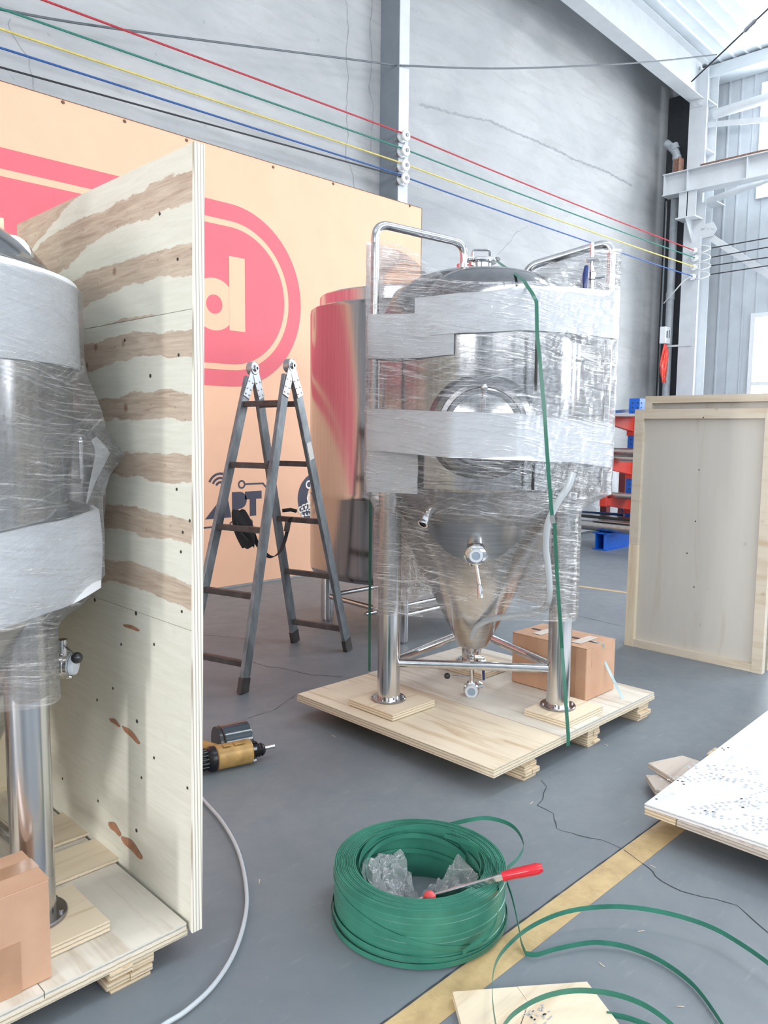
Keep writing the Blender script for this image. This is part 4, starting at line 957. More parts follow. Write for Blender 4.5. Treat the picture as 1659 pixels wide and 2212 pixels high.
mp = pallet('low plywood pallet carrying the middle tank and a cardboard box', 2.512, 3.915, 1.868, 3.15, 0.125,
            [(2.512, 3.02, 'pallet_ply', 0.0), (3.02, 3.44, 'pallet_ply_cool', 0.003), (3.44, 3.915, 'pallet_ply_cool', 0.001)], [(2.735, 2.84), (3.262, 3.365), (3.755, 3.875)])
def pad(label, c, sx, sy, z, h=0.03, mat='pad_ply', rot=0):
    mb = MB(); cs, sn = math.cos(R(rot)), math.sin(R(rot))
    f = lambda x, y, zz: V(c[0]+x*cs-y*sn, c[1]+x*sn+y*cs, zz)
    mb.hexa([f(-sx, -sy, z), f(sx, -sy, z), f(sx, sy, z), f(-sx, sy, z), f(-sx, -sy, z+h), f(sx, -sy, z+h), f(sx, sy, z+h), f(-sx, sy, z+h)])
    return solo('plywood_pad', label, 'board', mb, mat, 'square plywood pads under tank legs', smooth=False)
PZ = 0.129
pad('square plywood pad under the left leg of the middle tank', onz(846, 1511, 0.16), 0.15, 0.155, PZ, 0.031)
pad('square plywood pad under the right leg of the middle tank', onz(1218, 1528, 0.16), 0.16, 0.12, PZ, 0.031)
pad('square plywood pad under the rear leg of the middle tank', onz(1030, 1432, 0.16), 0.15, 0.15, PZ, 0.031)
# cardboard box on the main pallet
def carton(label, x0, x1, y0, y1, z0, z1, tape_axis='Y'):
    t = thing('cardboard_box', label, 'box', ((x0+x1)/2, (y0+y1)/2, z0))
    obj('carton', MB().box((x0, y0, z0), (x1, y1, z1-0.004)), 'cardboard', t, smooth=False, bevel=0.004)
    xm = (x0+x1)/2; g = 0.0015
    if tape_axis == 'Y':
        obj('top_flap', MB().box((x0, y0, z1-0.004), (xm-g, y1, z1)), 'cardboard', t, smooth=False)
        obj('top_flap', MB().box((xm+g, y0, z1-0.004), (x1, y1, z1)), 'cardboard', t, smooth=False)
    else:
        ym = (y0+y1)/2
        obj('top_flap', MB().box((x0, y0, z1-0.004), (x1, ym-g, z1)), 'cardboard', t, smooth=False)
        obj('top_flap', MB().box((x0, ym+g, z1-0.004), (x1, y1, z1)), 'cardboard', t, smooth=False)
    return t
bxm = carton('brown cardboard box taped and strapped on the pallet behind the right leg', 3.50, 3.79, 2.04, 2.50, 0.129, 0.405)
xm = 3.645
obj('black_strip', MB().box((xm-0.012, 2.06, 0.405), (xm+0.012, 2.47, 0.4065)), 'black_rubber', bxm, smooth=False)
for y_ in (2.14, 2.38): obj('packing_tape', MB().box((xm-0.09, y_-0.028, 0.4068), (xm+0.09, y_+0.028, 0.4078)), 'clear_tape', bxm, smooth=False)
obj('packing_tape', MB().box((3.55, 2.0388, 0.30), (3.66, 2.040, 0.405)), 'cardboard', bxm, smooth=False)
obj('packing_tape', MB().box((3.499, 2.10, 0.13), (3.500, 2.16, 0.40)), 'tape_brown', bxm, smooth=False)
sb = [onz(1283, 1391, 0.41), onz(1290, 1400, 0.41)+V(0, -0.012, 0), onz(1324, 1462, 0.22), onz(1350, 1520, 0.132), onz(1352, 1530, 0.12)]
sb = [V(3.645, 2.10, 0.409), V(3.65, 2.034, 0.404), atd(1300, 1416, 4.06), atd(1322, 1462, 4.02), atd(1349, 1516, 3.97), atd(1352, 1533, 3.95)]
solo('strapping_band', 'pale strap end pulled from the cardboard box down to the pallet edge', 'strap', MB().ribbon(sb, [toR*0.015]*len(sb), 0.0014), 'strap_pale', smooth=False)

# ------------------------------------------------------------------ second steel tank behind
t2 = thing('steel_tank', 'plain upright steel tank standing behind the wrapped tank', 'tank', (4.43, 4.21, 0))
c2 = (4.43, 4.21)
obj('shell', MB().lathe([(0.0, 0.405), (0.66, 0.405), (0.715, 0.42), (0.733, 0.45), (0.735, 0.48), (0.735, 1.00), (0.7365, 1.005), (0.7365, 1.05), (0.735, 1.055), (0.735, 2.35), (0.73, 2.375), (0.72, 2.383)], (c2[0], c2[1], 0), n=128), 'steel_rear_tank', t2)
obj('top_rim', MB().lathe([(0.72, 2.383), (0.665, 2.385), (0.664, 2.47), (0.658, 2.478), (0.60, 2.482), (0.3, 2.56), (0, 2.59)], (c2[0], c2[1], 0), n=96), 'steel_leg', t2)
lp = [(4.005, 4.64), (3.955, 3.77), (4.86, 3.78), (4.86, 4.64)]
for (x, y_) in lp:
    lg = obj('leg', MB().cyl((x, y_, 0.02), (x, y_, 0.45), 0.05 if (x, y_) == lp[0] else 0.042, n=28), 'steel_leg', t2)
    obj('foot', MB().cyl((x, y_, 0.0), (x, y_, 0.03), 0.035, n=20), 'steel_dark', lg)
for i in range(4):
    a, b = lp[i], lp[(i+1) % 4]; obj('cross_brace', MB().cyl((a[0], a[1], 0.20), (b[0], b[1], 0.20), 0.02, n=16), 'steel_pipe', t2)
obj('cross_brace', MB().cyl((4.0, 4.2, 0.13), (4.86, 4.2, 0.13), 0.018, n=14), 'steel_pipe', t2)

# ------------------------------------------------------------------ ladder
LC = V(2.963, 3.967, 0); la = V(-0.29, 0.956, 0).normalized(); lb = V(la.y, -la.x, 0)      # axis, spread direction
ladt = thing('folding_ladder', 'grey aluminium folding ladder standing in an A shape before the banner', 'ladder', LC)
f1, f2, f3 = onz(524, 1498), onz(752, 1406), onz(638, 1387); f4 = f1+(f3-f2)
h2 = LC-la*0.145+V(0, 0, 1.905); h1 = LC+la*0.145+V(0, 0, 1.905)
h2 = atd(626, 790, 4.83); h1 = atd(546, 796, 5.02)
dsA = (f1-f2).normalized()
def stile(top, foot): 
    d = (foot-top).normalized(); side = (f3-f2).normalized()
    return MB().bar(top+d*0.05, foot, 0.026, 0.068, side.cross(d))
tops = {}
for nm, hh, ff, ds in (('A2', h2, f1, 1), ('B2', h2, f2, -1), ('A1', h1, f4, 1), ('B1', h1, f3, -1)):
    tt = hh+dsA*0.022*ds-V(0, 0, 0.01); tops[nm] = (tt, ff)
    rl = obj('rail', stile(tt, ff), 'ladder_aluminium', ladt, smooth=False, bevel=0.003)
    d = (ff-tt).normalized(); side = (f3-f2).normalized()
    obj('rail_foot', MB().bar(ff-d*0.09, ff, 0.03, 0.072, side.cross(d)), 'ladder_rung', rl, smooth=False)
for s in ('A', 'B'):
    for i in range(5):
        t = 0.115+0.2*i
        p = tops[s+'1'][0].lerp(tops[s+'1'][1], t); q = tops[s+'2'][0].lerp(tops[s+'2'][1], t)
        d = (tops[s+'2'][1]-tops[s+'2'][0]).normalized(); u = (q-p).normalized().cross(d)
        obj('rung', MB().bar(p, q, 0.036, 0.034, V(0, 0, 1)), 'ladder_rung', ladt, smooth=False, bevel=0.003)
side = (f2-f3).normalized()
for hh in (h1, h2):
    hg = obj('hinge', MB().lathe([(0.0, -0.024), (0.038, -0.024), (0.042, -0.02), (0.042, 0.018), (0.036, 0.022), (0.024, 0.022), (0.022, 0.028), (0.0, 0.028)], hh, side, 28), 'hinge_steel', ladt)
    obj('hinge_pin', MB().lathe([(0.018, 0.03), (0.018, 0.036), (0.010, 0.036), (0.010, 0.03)], hh, side, 20), 'steel_dark', hg)
    for s in (1, -1):
        ff = {(1,): 0}.get(None, None)
        tgt = (f1 if s == 1 else f2) if hh is h2 else (f4 if s == 1 else f3); d = (tgt-hh).normalized()
        obj('hinge_arm', MB().bar(hh+side*0.016+d*0.01, hh+side*0.016+d*0.19+dsA*0.022*s, 0.006, 0.062, side.cross(d)), 'hinge_steel', hg, smooth=False, bevel=0.002)
        mb = MB()
        for k in (0.09, 0.135, 0.17):
            for w_ in (-0.018, 0.018): c = hh+side*0.019+d*k+dsA*0.02*s*k/0.19+side.cross(d)*w_; mb.lathe([(0, 0.005), (0.005, 0.004), (0.006, 0)], c, side, 10)
        obj('rivets', mb, 'steel_dark', hg)
lbp = tops['B2'][0].lerp(tops['B2'][1], 0.27); d = (tops['B2'][1]-tops['B2'][0]).normalized()
obj('white_sticker', MB().bar(lbp-d*0.055+side*0.0145, lbp+d*0.055+side*0.0145, 0.002, 0.05, side.cross(d)), 'mural_white', ladt, smooth=False)
# belt bag hung on the ladder rung
bag = thing('belt_bag', 'black fabric belt bag hung over a ladder rung by its strap', 'bag', atd(525, 1140, 4.9))
mb = MB(); bt_, bb_ = atd(516, 1103, 4.84), atd(536, 1182, 4.82)
ax = (bb_-bt_).normalized(); bc = (bt_+bb_)/2
def bagf(u, v):
    a = 2*math.pi*u; w_ = (0.3+0.7*math.sin(math.pi*(0.12+0.80*v))**0.6)
    p = bt_.lerp(bb_, v)+toR*(0.062*w_*math.cos(a))+toC*(0.04*w_*math.sin(a))
    return p+V(0, 0, 0.008*math.sin(4*a+5*v))+toC*0.006*math.sin(9*v+3*a)
mb.grid(bagf, 28, 18); mb.quad(*[bagf(k/28, 1) for k in range(28)]); mb.quad(*[bagf(k/28, 0) for k in range(28)])
obj('pouch', mb, 'black_fabric', bag, ang=60)
obj('zip', MB().ribbon([atd(512, 1128, 4.78), atd(522, 1152, 4.77), atd(536, 1168, 4.77)], toR*0.006, 0.003), 'black_plastic', bag)
sp_ = smooth_path([atd(546, 1150, 4.84), atd(556, 1175, 4.84), atd(575, 1198, 4.84), atd(590, 1203, 4.86), atd(606, 1190, 4.95), atd(616, 1165, 5.05), atd(622, 1140, 5.08), atd(628, 1118, 5.1)], 5)
obj('strap', MB().ribbon(sp_, [V(0.018, -0.018, 0.012)]*len(sp_), 0.004), 'black_fabric', bag)
obj('buckle', MB().bar(atd(619, 1148, 5.05), atd(622, 1128, 5.06), 0.035, 0.014, toC), 'black_plastic', bag, smooth=False)
obj('strap_loop', MB().tube([atd(610, 1103, 5.06), atd(628, 1101, 5.06), atd(640, 1104, 5.08)], 0.012, 8), 'black_fabric', bag)

# ------------------------------------------------------------------ left crate, tank and its pallet
lpal = pallet('low plywood pallet under the left tank with the tall panel', -0.15, 1.10, 1.875, 3.10, 0.105,
              [(-0.15, 0.28, 'pallet_ply', 0.0), (0.28, 0.70, 'pallet_ply_cool', 0.001), (0.70, 1.10, 'pallet_ply_cool', 0.0)], [(-0.1, 0.03), (0.42, 0.55), (0.868, 0.998)])
# side panel
def pz(z): return 1.107+0.042*z/2.24
sp0 = thing('crate_side_panel', 'tall upright plywood crate side with brown heartwood bands', 'panel', (1.12, 2.4, 0.08))
def panel_piece(z0, z1, mat, y0=1.868, y1=3.075, t=0.014):
    return obj('plywood_sheet', MB().hexa([(pz(z0), y0, z0), (pz(z0)+t, y0, z0), (pz(z0)+t, y1, z0), (pz(z0), y1, z0), (pz(z1), y0, z1), (pz(z1)+t, y0, z1), (pz(z1)+t, y1, z1), (pz(z1), y1, z1)]), mat, sp0, smooth=False)
panel_piece(0.078, 0.9465, 'veneer_lower'); panel_piece(0.9478, 1.813, 'veneer_middle'); panel_piece(1.8143, 2.237, 'veneer_upper')
obj('backing_sheet', MB().hexa([(pz(0)+0.0145, 1.872, 0.08), (pz(0)+0.03, 1.872, 0.08), (pz(0)+0.03, 3.075, 0.08), (pz(0)+0.0145, 3.075, 0.08), (pz(2.24)+0.0145, 1.872, 2.237), (pz(2.24)+0.03, 1.872, 2.237), (pz(2.24)+0.03, 3.075, 2.237), (pz(2.24)+0.0145, 3.075, 2.237)]), 'back_ply', sp0, smooth=False)
obj('front_edge', MB().hexa([(pz(0)-0.001, 1.860, 0.078), (pz(0)+0.031, 1.860, 0.078), (pz(0)+0.031, 1.868, 0.078), (pz(0)-0.001, 1.868, 0.078), (pz(2.24)-0.001, 1.860, 2.238), (pz(2.24)+0.031, 1.860, 2.238), (pz(2.24)+0.031, 1.868, 2.238), (pz(2.24)-0.001, 1.868, 2.238)]), 'laminated_edge', sp0, smooth=False)
for (x, y_, s) in ((410, 1125, 1), (395, 1150, 1), (205, 1296, 1.4), (294, 1325, 1.4), (262, 1392, 1), (333, 1392, 1), (244, 1487, 1), (296, 1558, 1.3), (210, 1512, 1), (212, 1730, 1), (226, 1832, 1), (295, 1794, 1.3), (306, 1680, 1), (333, 1637, 1), (405, 1702, 1), (135, 1682, 1), (382, 1057, 1), (391, 1192, 1), (393, 1321, 1), (325, 812, 1.2), (386, 767, 1), (270, 735, 1), (345, 462, 1), (384, 560, 1)):
    p = onx(x, y_, 1.12); X_ = pz(p.z); p = onx(x, y_, X_)
    obj('nail_hole', MB().lathe([(0, 0.0012), (0.0045*s, 0.0012), (0.005*s, 0)], p, (-1, 0, 0), 8), 'nail_dark', sp0, smooth=False)
plain('resin_brown', srgb(168, 120, 92), 0.6, var=0.25, scale=50)
for (pa, pb, w_) in (((264, 1350), (300, 1362), 0.012), ((238, 1552), (262, 1568), 0.016), ((266, 1568), (305, 1605), 0.022), ((240, 1775), (268, 1800), 0.03), ((268, 1805), (315, 1850), 0.034)):
    a = onx(*pa, 1.12); b = onx(*pb, 1.12); mid = (a+b)/2; mb = MB(); d = (b-a); n = V(0, -d.z, d.y).normalized()
    ring = []
    for k in range(20):
        t = 2*math.pi*k/20; q = mid+d*0.5*math.cos(t)+n*w_*0.5*math.sin(t)*(1+0.3*math.sin(3*t)); ring.append(V(pz(q.z)-0.0012, q.y, q.z))
    mb.quad(*ring); obj('resin_streak', mb, 'resin_brown', sp0, smooth=False)
bk = thing('crate_back_panel', 'pale plywood crate back standing behind the left tank', 'panel', (0.5, 3.09, 0.1))
for i, (a, b) in enumerate(((0.08, 0.82), (0.822, 1.6), (1.602, 2.252))): obj('plywood_sheet', MB().box((-0.2, 3.080, a), (1.105, 3.098, b)), 'back_ply', bk, smooth=False)
# left tank
LCt = (0.548, 2.51)
leftT, LA = tank('steel fermentation tank at the left edge, wrapped in foam and film beside the panel', LCt, 0.139, -0.20, 0.428, (-56.5, 63.5, 183.5), [(150, 0.58, 2.2, 0.10, 0), (-165, 0.58, 2.2, 0.22, 0)], -6, -60, handle=False)
# side valve on the left tank
vp = atd(140, 1437, 2.27); vd = toR
oa = V(LCt[0], LCt[1], vp.z); 
sv = obj('side_port', MB().cyl(vp-vd*0.16, vp-vd*0.005, 0.026, n=20).lathe([(0.026, -0.045), (0.034, -0.044), (0.034, -0.034), (0.028, -0.03)], vp, vd, 24), 'steel_mirror', leftT)
obj('butterfly_valve', MB().lathe([(0.0, -0.032), (0.034, -0.032), (0.036, -0.028), (0.036, -0.018), (0.0405, -0.016), (0.0405, 0.004), (0.036, 0.006), (0.036, 0.016), (0.03, 0.018), (0, 0.018)], vp, vd, 32), 'steel_mirror', sv)
obj('bolt', MB().cyl(vp+V(0, 0, 0.034)-vd*0.03, vp+V(0, 0, 0.034)+vd*0.02, 0.005, n=8).cyl(vp-V(0, 0, 0.036)-vd*0.03, vp-V(0, 0, 0.036)+vd*0.02, 0.005, n=8).cyl(vp-vd*0.045-V(0, 0, 0.055), vp-vd*0.045-V(0, 0, 0.04), 0.008, n=8), 'steel_mirror', sv)
obj('end_cap', MB().lathe([(0, 0.034), (0.026, 0.034), (0.029, 0.028), (0.029, 0.019), (0, 0.019)], vp, vd, 24), 'silicone_cap', sv)
obj('valve_stem', MB().cyl(vp+V(0, 0, 0.034)-vd*0.005, vp+V(0, 0, 0.078)-vd*0.005, 0.0145, n=18), 'steel_leg', sv)
k0 = vp+V(0, 0, 0.066)-vd*0.004; k1 = atd(166, 1421, 2.2)
obj('valve_lever', MB().cyl(k0, k1, 0.004, n=8), 'steel_leg', sv)
obj('ball_knob', MB().ellip(k1, 0.0165, 0.0165, 0.0165, 18, 12), 'black_plastic', sv)
# clamp on the dome of the left tank
kc = atd(30, 522, 2.18)
kl = obj('hatch_clamp', MB().tube(smooth_path([atd(-30, 508, 2.2), atd(0, 510, 2.18), atd(14, 518, 2.17), atd(26, 531, 2.17), atd(38, 529, 2.17)], 5), 0.011, 10), 'steel_dark', leftT)
obj('clamp_knob', MB().bar(atd(36, 530, 2.17), atd(46, 517, 2.17), 0.02, 0.022), 'steel_leg', kl, smooth=False)
obj('grab_handle', MB().tube(bend([atd(156, 948, 2.22), atd(174, 946, 2.15), atd(176, 1040, 2.15), atd(158, 1038, 2.22)], 0.012, 4), 0.0065, 10), 'steel_mirror', leftT)
# film and foam on the left tank
pL2 = [pol(0.58, 150), pol(0.58, -165)]
mdir = (math.cos(R(-52)), math.sin(R(-52)))
man2 = [(0.60*mdir[0]-mdir[1]*k*0.1, 0.60*mdir[1]+mdir[0]*k*0.1) for k in (-1, 1)]
man3 = [(0.61*math.cos(R(-30)), 0.61*math.sin(R(-30)))]
G_body = polar(circ(0, 0, 0.505, 90), NT); G_man = polar(circ(0, 0, 0.505, 90)+[(0.56*math.cos(R(-38)), 0.56*math.sin(R(-38)))], NT)
G_tip = polar(circ(0, 0, 0.505, 90)+man3+[(0.59*math.cos(R(-50)), 0.59*math.sin(R(-50)))], NT)
legs2 = [pol(0.428, a) for a in (-56.5, 63.5, 183.5)]
G_leg = polar(circ(*legs2[0], 0.059)+circ(*legs2[1], 0.059)+circ(*legs2[2], 0.059), NT)
G_mid = polar(circ(0, 0, 0.42, 60)+circ(*legs2[0], 0.059)+circ(*legs2[1], 0.059)+circ(*legs2[2], 0.059), NT)
G_up = polar(circ(0, 0, 0.37, 90), NT); G_top = polar(circ(0, 0, 0.20, 60), NT)
FG2 = 'white foam sheets wrapped round the left tank'
# the camera sees plan angles about -115 .. -25 of this tank
fz = lambda us, zs: lerpf(us, zs)
tpf = fz([0, 0.5, 1], [1.925, 1.90, 1.875]); btf = fz([0, 0.5, 1], [1.66, 1.665, 1.68])
solo('foam_wrap', 'upper white foam band on the left tank', 'foam wrap', band(LCt, G_body, -150, 60, lambda u: (btf(u), tpf(u)), off=0.004, th=0.012, wr=0.003), 'white_foam', FG2)
tpf2 = fz([0, 0.25, 0.45, 0.58, 0.75, 1], [1.215, 1.225, 1.25, 1.275, 1.25, 1.23]); btf2 = fz([0, 0.25, 0.45, 0.6, 1], [0.985, 0.995, 1.015, 1.06, 1.08])
solo('foam_wrap', 'lower white foam band bulging round the bottom of the left tank', 'foam wrap', band(LCt, G_man, -150, 60, lambda u: (btf2(u), tpf2(u)), off=0.006, th=0.012, wr=0.004, bulge=0.006), 'white_foam', FG2)
sc_ = [((197, 951), 2.27), ((208, 943), 2.30), ((225, 960), 2.325), ((238, 979), 2.345), ((233, 990), 2.34), ((207, 1040), 2.30), ((196, 1068), 2.285), ((188, 1088), 2.27), ((186, 1085), 2.265), ((192, 1050), 2.265), ((199, 1017), 2.275), ((206, 984), 2.28), ((204, 966), 2.275)]
mb = MB(); n_ = len(sc_)
for o_ in (0, 0.008):
    for (q, D) in sc_: mb.v.append(atd(q[0], q[1], D+o_))
mb.f.append(tuple(range(n_-1, -1, -1))); mb.f.append(tuple(range(n_, 2*n_)))
for k in range(n_): mb.f.append((k, (k+1) % n_, n_+(k+1) % n_, n_+k))
solo('foam_wrap', 'small pointed foam scrap over the manway of the left tank by the panel', 'foam wrap', mb, 'white_foam', FG2, smooth=False)
lv2 = [(0.76, G_leg), (0.86, G_leg), (0.96, G_mid), (1.00, G_body), (1.08, G_man), (1.30, G_man), (1.42, G_tip), (1.55, G_man), (1.70, G_body), (1.88, G_body), (1.97, G_up), (2.06, G_top)]
solo('stretch_wrap', 'clear hazy stretch film wound round the left tank', 'film', film_surf(LCt, lv2, amp=0.003, off=0.03), 'stretch_film_heavy')
pad('plywood pad under the leg of the left tank', (0.775, 2.115, 0), 0.15, 0.125, 0.107, 0.031)
pad('thin plywood pad lying by the panel behind the left tank leg', onz(170, 1862, 0.107), 0.13, 0.085, 0.107, 0.012)
pad('thin plywood pad near the rear of the left pallet by the panel', onz(128, 1795, 0.107), 0.12, 0.10, 0.107, 0.010)
lbx = carton('brown cardboard box at the lower left corner on the pallet edge', 0.28, 0.735, 1.915, 2.092, 0.107, 0.375, 'X')
obj('packing_tape', MB().box((0.28, 1.98, 0.375), (0.737, 2.035, 0.3762)), 'tape_brown', lbx, smooth=False)
obj('packing_tape', MB().box((0.56, 1.9135, 0.107), (0.66, 1.915, 0.24)), 'tape_brown', lbx, smooth=False)
# clear hose on the floor
hp = smooth_path([(1.72, 2.95, 0.013), (1.70, 2.82, 0.013)]+[tuple(onz(x, y_, 0.013)) for x, y_ in ((435, 1722), (480, 1775), (515, 1840), (532, 1920), (529, 1985), (505, 2060), (460, 2130), (400, 2185), (340, 2225))]+[(0.78, 1.62, 0.013)], 6)
solo('clear_hose', 'milky clear hose curving across the floor by the left pallet', 'hose', MB().tube(hp, 0.0068, 12), 'clear_hose')

# ------------------------------------------------------------------ coil nailer on the floor
na = onz(455, 1640, 0.055); nb = onz(590, 1612, 0.055); nx = (nb-na).normalized(); nx.z = 0; nx.normalize(); ny = V(-nx.y, nx.x, 0); nz = V(0, 0, 1)
nl = thing('coil_nailer', 'brass and black pneumatic coil nailer lying on the floor', 'tool', V(na.x, na.y, 0))
def NP(a, b, c): return na+nx*a+ny*b+nz*(c-0.055)
L_ = (nb-na).length
obj('body', MB().prism([(0.056*math.sin(R(t))*(1 if abs(math.sin(R(t))) < 0.8 else 0.93), 0.054*math.cos(R(t))) for t in range(0, 360, 20)], NP(0.02, 0, 0.057), ny, nz, nx*0.165), 'brass_paint', nl, bevel=0.006)
obj('raised_rib', MB().bar(NP(0.05, -0.014, 0.111), NP(0.085, -0.014, 0.111), 0.030, 0.006), 'brass_paint', nl, smooth=False, bevel=0.002)
obj('raised_rib', MB().bar(NP(0.10, -0.014, 0.111), NP(0.15, -0.014, 0.111), 0.032, 0.006), 'brass_paint', nl, smooth=False, bevel=0.002)
obj('end_housing', MB().lathe([(0.02, -0.07), (0.04, -0.07), (0.044, -0.06), (0.044, -0.03), (0.038, -0.025), (0.05, -0.01), (0.055, 0.0), (0.055, 0.018), (0.048, 0.02)], NP(0.0, 0, 0.055), nx, 28), 'worn_black_metal', nl)
mb = MB()
for k in range(8): mb.cyl(NP(-0.05, -0.045*math.cos(R(k*22-20)), 0.055+0.045*math.sin(R(k*22-20))), NP(-0.02, -0.045*math.cos(R(k*22-20)), 0.055+0.045*math.sin(R(k*22-20))), 0.006, n=8)
obj('housing_ribs', mb, 'worn_black_metal', nl)
nose = obj('nose', MB().lathe([(0.03, 0.0), (0.034, 0.004), (0.028, 0.012), (0.032, 0.018), (0.027, 0.026), (0.031, 0.032), (0.026, 0.04), (0.030, 0.046), (0.024, 0.056), (0.02, 0.06), (0, 0.06)], NP(0.19, 0, 0.052), nx, 20), 'worn_black_metal', nl)
obj('nose_tip', MB().cyl(NP(0.245, 0, 0.055), NP(0.30, 0, 0.055), 0.008, 0.0095, 14), 'steel_mirror', nose)
obj('nose_bolt', MB().cyl(NP(0.185, -0.035, 0.075), NP(0.20, -0.035, 0.075), 0.008, n=10).cyl(NP(0.185, -0.03, 0.02), NP(0.20, -0.03, 0.02), 0.007, n=10), 'steel_mirror', nose)
obj('handle', MB().tube([NP(0.03, 0.03, 0.07), NP(-0.02, 0.10, 0.07), NP(-0.07, 0.17, 0.062)], [0.036, 0.042, 0.04], 18), 'brass_paint', nl)
mg = obj('magazine', MB().prism([(0.085*math.cos(R(t)), 0.085*math.sin(R(t))) for t in range(-40, 221, 13)], NP(0.085, 0.115, 0.066), ny, nz, nx*0.13), 'smoked_plastic', nl, bevel=0.004)
obj('magazine_door', MB().prism([(0.078*math.cos(R(t)), 0.078*math.sin(R(t))) for t in range(-40, 221, 13)], NP(0.068, 0.125, 0.066), ny, nz, nx*0.021), 'black_plastic', mg)
obj('magazine_arm', MB().bar(NP(0.185, 0.09, 0.06), NP(0.205, 0.01, 0.06), 0.035, 0.05), 'worn_black_metal', mg, smooth=False)

# ------------------------------------------------------------------ strapping coil
KC = V(1.732, 1.563, 0)
ck_ = thing('strapping_coil', 'large coil of green plastic strapping lying on the floor', 'coil', KC)
prof = [(0.198, 0.0)]; ro, ri, hh = 0.266, 0.199, 0.170
for k in range(9):
    z0 = hh*k/9; z1 = hh*(k+1)/9; prof += [(ro-0.0012, z0+0.0006), (ro+0.001*math.sin(k*2.1), z0+0.002), (ro+0.001*math.sin(k*2.1), z1-0.0012)]
ringp = []
for k in range(14):
    r1 = ro-(ro-ri)*k/14; r2 = ro-(ro-ri)*(k+1)/14; ringp += [(r1-0.0004, hh+0.0015*math.sin(k*1.7)), (r2+0.0012, hh+0.0015*math.sin(k*1.7)), (r2+0.0006, hh-0.003)]
obj('wound_strap', MB().lathe(prof+ringp+[(ri, hh-0.01), (ri, 0.0)], KC, n=96, closed=False), 'green_strap', ck_, ang=25)
def loop(r0, zc, tilt, ta, dx=0, dy=0, a0=0, a1=360, wv=0.0155, n=72, dr=0.0):
    P = []; Wd = []
    for i in range(n+1):
        a = R(a0+(a1-a0)*i/n); rr = r0+dr*i/n; P.append(KC+V(rr*math.cos(a)+dx, rr*math.sin(a)+dy, zc+tilt*math.cos(a-R(ta)))); Wd.append(V(0, 0, wv))
    return MB().ribbon(P, Wd, 0.0012)
obj('loose_turn', loop(0.268, 0.075, 0.062, 135), 'green_strap', ck_)
obj('loose_turn', loop(0.271, 0.026, 0.012, 160), 'green_strap', ck_)
obj('loose_turn', loop(0.274, 0.016, 0.004, -30, -0.002, 0.0), 'green_strap', ck_)
obj('loose_turn', loop(0.188, 0.160, 0.022, 40, 0.0, 0.0, 10, 330), 'green_strap', ck_)
obj('loose_turn', loop(0.168, 0.125, 0.03, 60, 0.008, 0.01, -20, 250), 'green_strap', ck_)
obj('loose_turn', loop(0.190, 0.135, 0.02, 80, 0.0, 0.0, 0, 350), 'green_strap', ck_)
obj('loose_turn', loop(0.186, 0.09, 0.02, 120, 0.004, 0.0, 0, 350), 'green_strap', ck_)
# strap ends rising off the coil
UZ = V(0, 0, 0.0155)
def swoosh(pts, wd=None, n=6):
    P = smooth_path(pts, n); return MB().ribbon(P, [wd or UZ]*len(P), 0.0012)
obj('strap_end', swoosh([onz(900, 1800, 0.15), onz(1010, 1772, 0.15), onz(1060, 1768, 0.13), onz(1108, 1785, 0.11), onz(1131, 1822, 0.09), onz(1120, 1852, 0.08), onz(1096, 1875, 0.09)]), 'green_strap', ck_)
obj('strap_end', swoosh([onz(960, 1805, 0.17), onz(1030, 1830, 0.17), onz(1070, 1880, 0.17), onz(1078, 1950, 0.16), onz(1060, 2010, 0.10), onz(1000, 2058, 0.05)]), 'green_strap', ck_)
obj('strap_end', swoosh([onz(1095, 1905, 0.09), onz(1108, 1945, 0.07), onz(1120, 2000, 0.04), onz(1126, 2035, 0.015), onz(1135, 2058, 0.010)]), 'green_strap', ck_)
# loose strap rings over the floor at right
lo = thing('loose_strap', 'loose green strap springing in wide loops across the floor at lower right', 'strap', onz(1300, 2020, 0))
obj('strap', swoosh([onz(1135, 2060, 0.009), onz(1160, 2062, 0.012), onz(1200, 2050, 0.014), onz(1260, 2038, 0.014), onz(1300, 2036, 0.014), onz(1360, 2047, 0.012), onz(1430, 2077, 0.010), onz(1500, 2130, 0.010), onz(1560, 2212, 0.010), onz(1590, 2270, 0.010)]), 'green_strap', lo)
obj('strap', swoosh([onz(1075, 2240, 0.06), onz(1064, 2160, 0.06), onz(1068, 2090, 0.055), onz(1095, 2045, 0.05), onz(1150, 2000, 0.045), onz(1230, 1968, 0.045), onz(1330, 1958, 0.045), onz(1430, 1970, 0.045), onz(1530, 2000, 0.04), onz(1610, 2045, 0.04), onz(1700, 2110, 0.04)]), 'green_strap', lo)
obj('strap', swoosh([onz(1075, 2235, 0.06), onz(1110, 2190, 0.06), onz(1170, 2155, 0.055), onz(1240, 2140, 0.05), onz(1320, 2146, 0.05), onz(1390, 2170, 0.05), onz(1450, 2212, 0.05), onz(1480, 2250, 0.05)]), 'green_strap', lo)
obj('strap', swoosh([onz(1310, 2190, 0.02), onz(1360, 2200, 0.015), onz(1420, 2225, 0.012), onz(1460, 2260, 0.012)]), 'green_strap', lo)
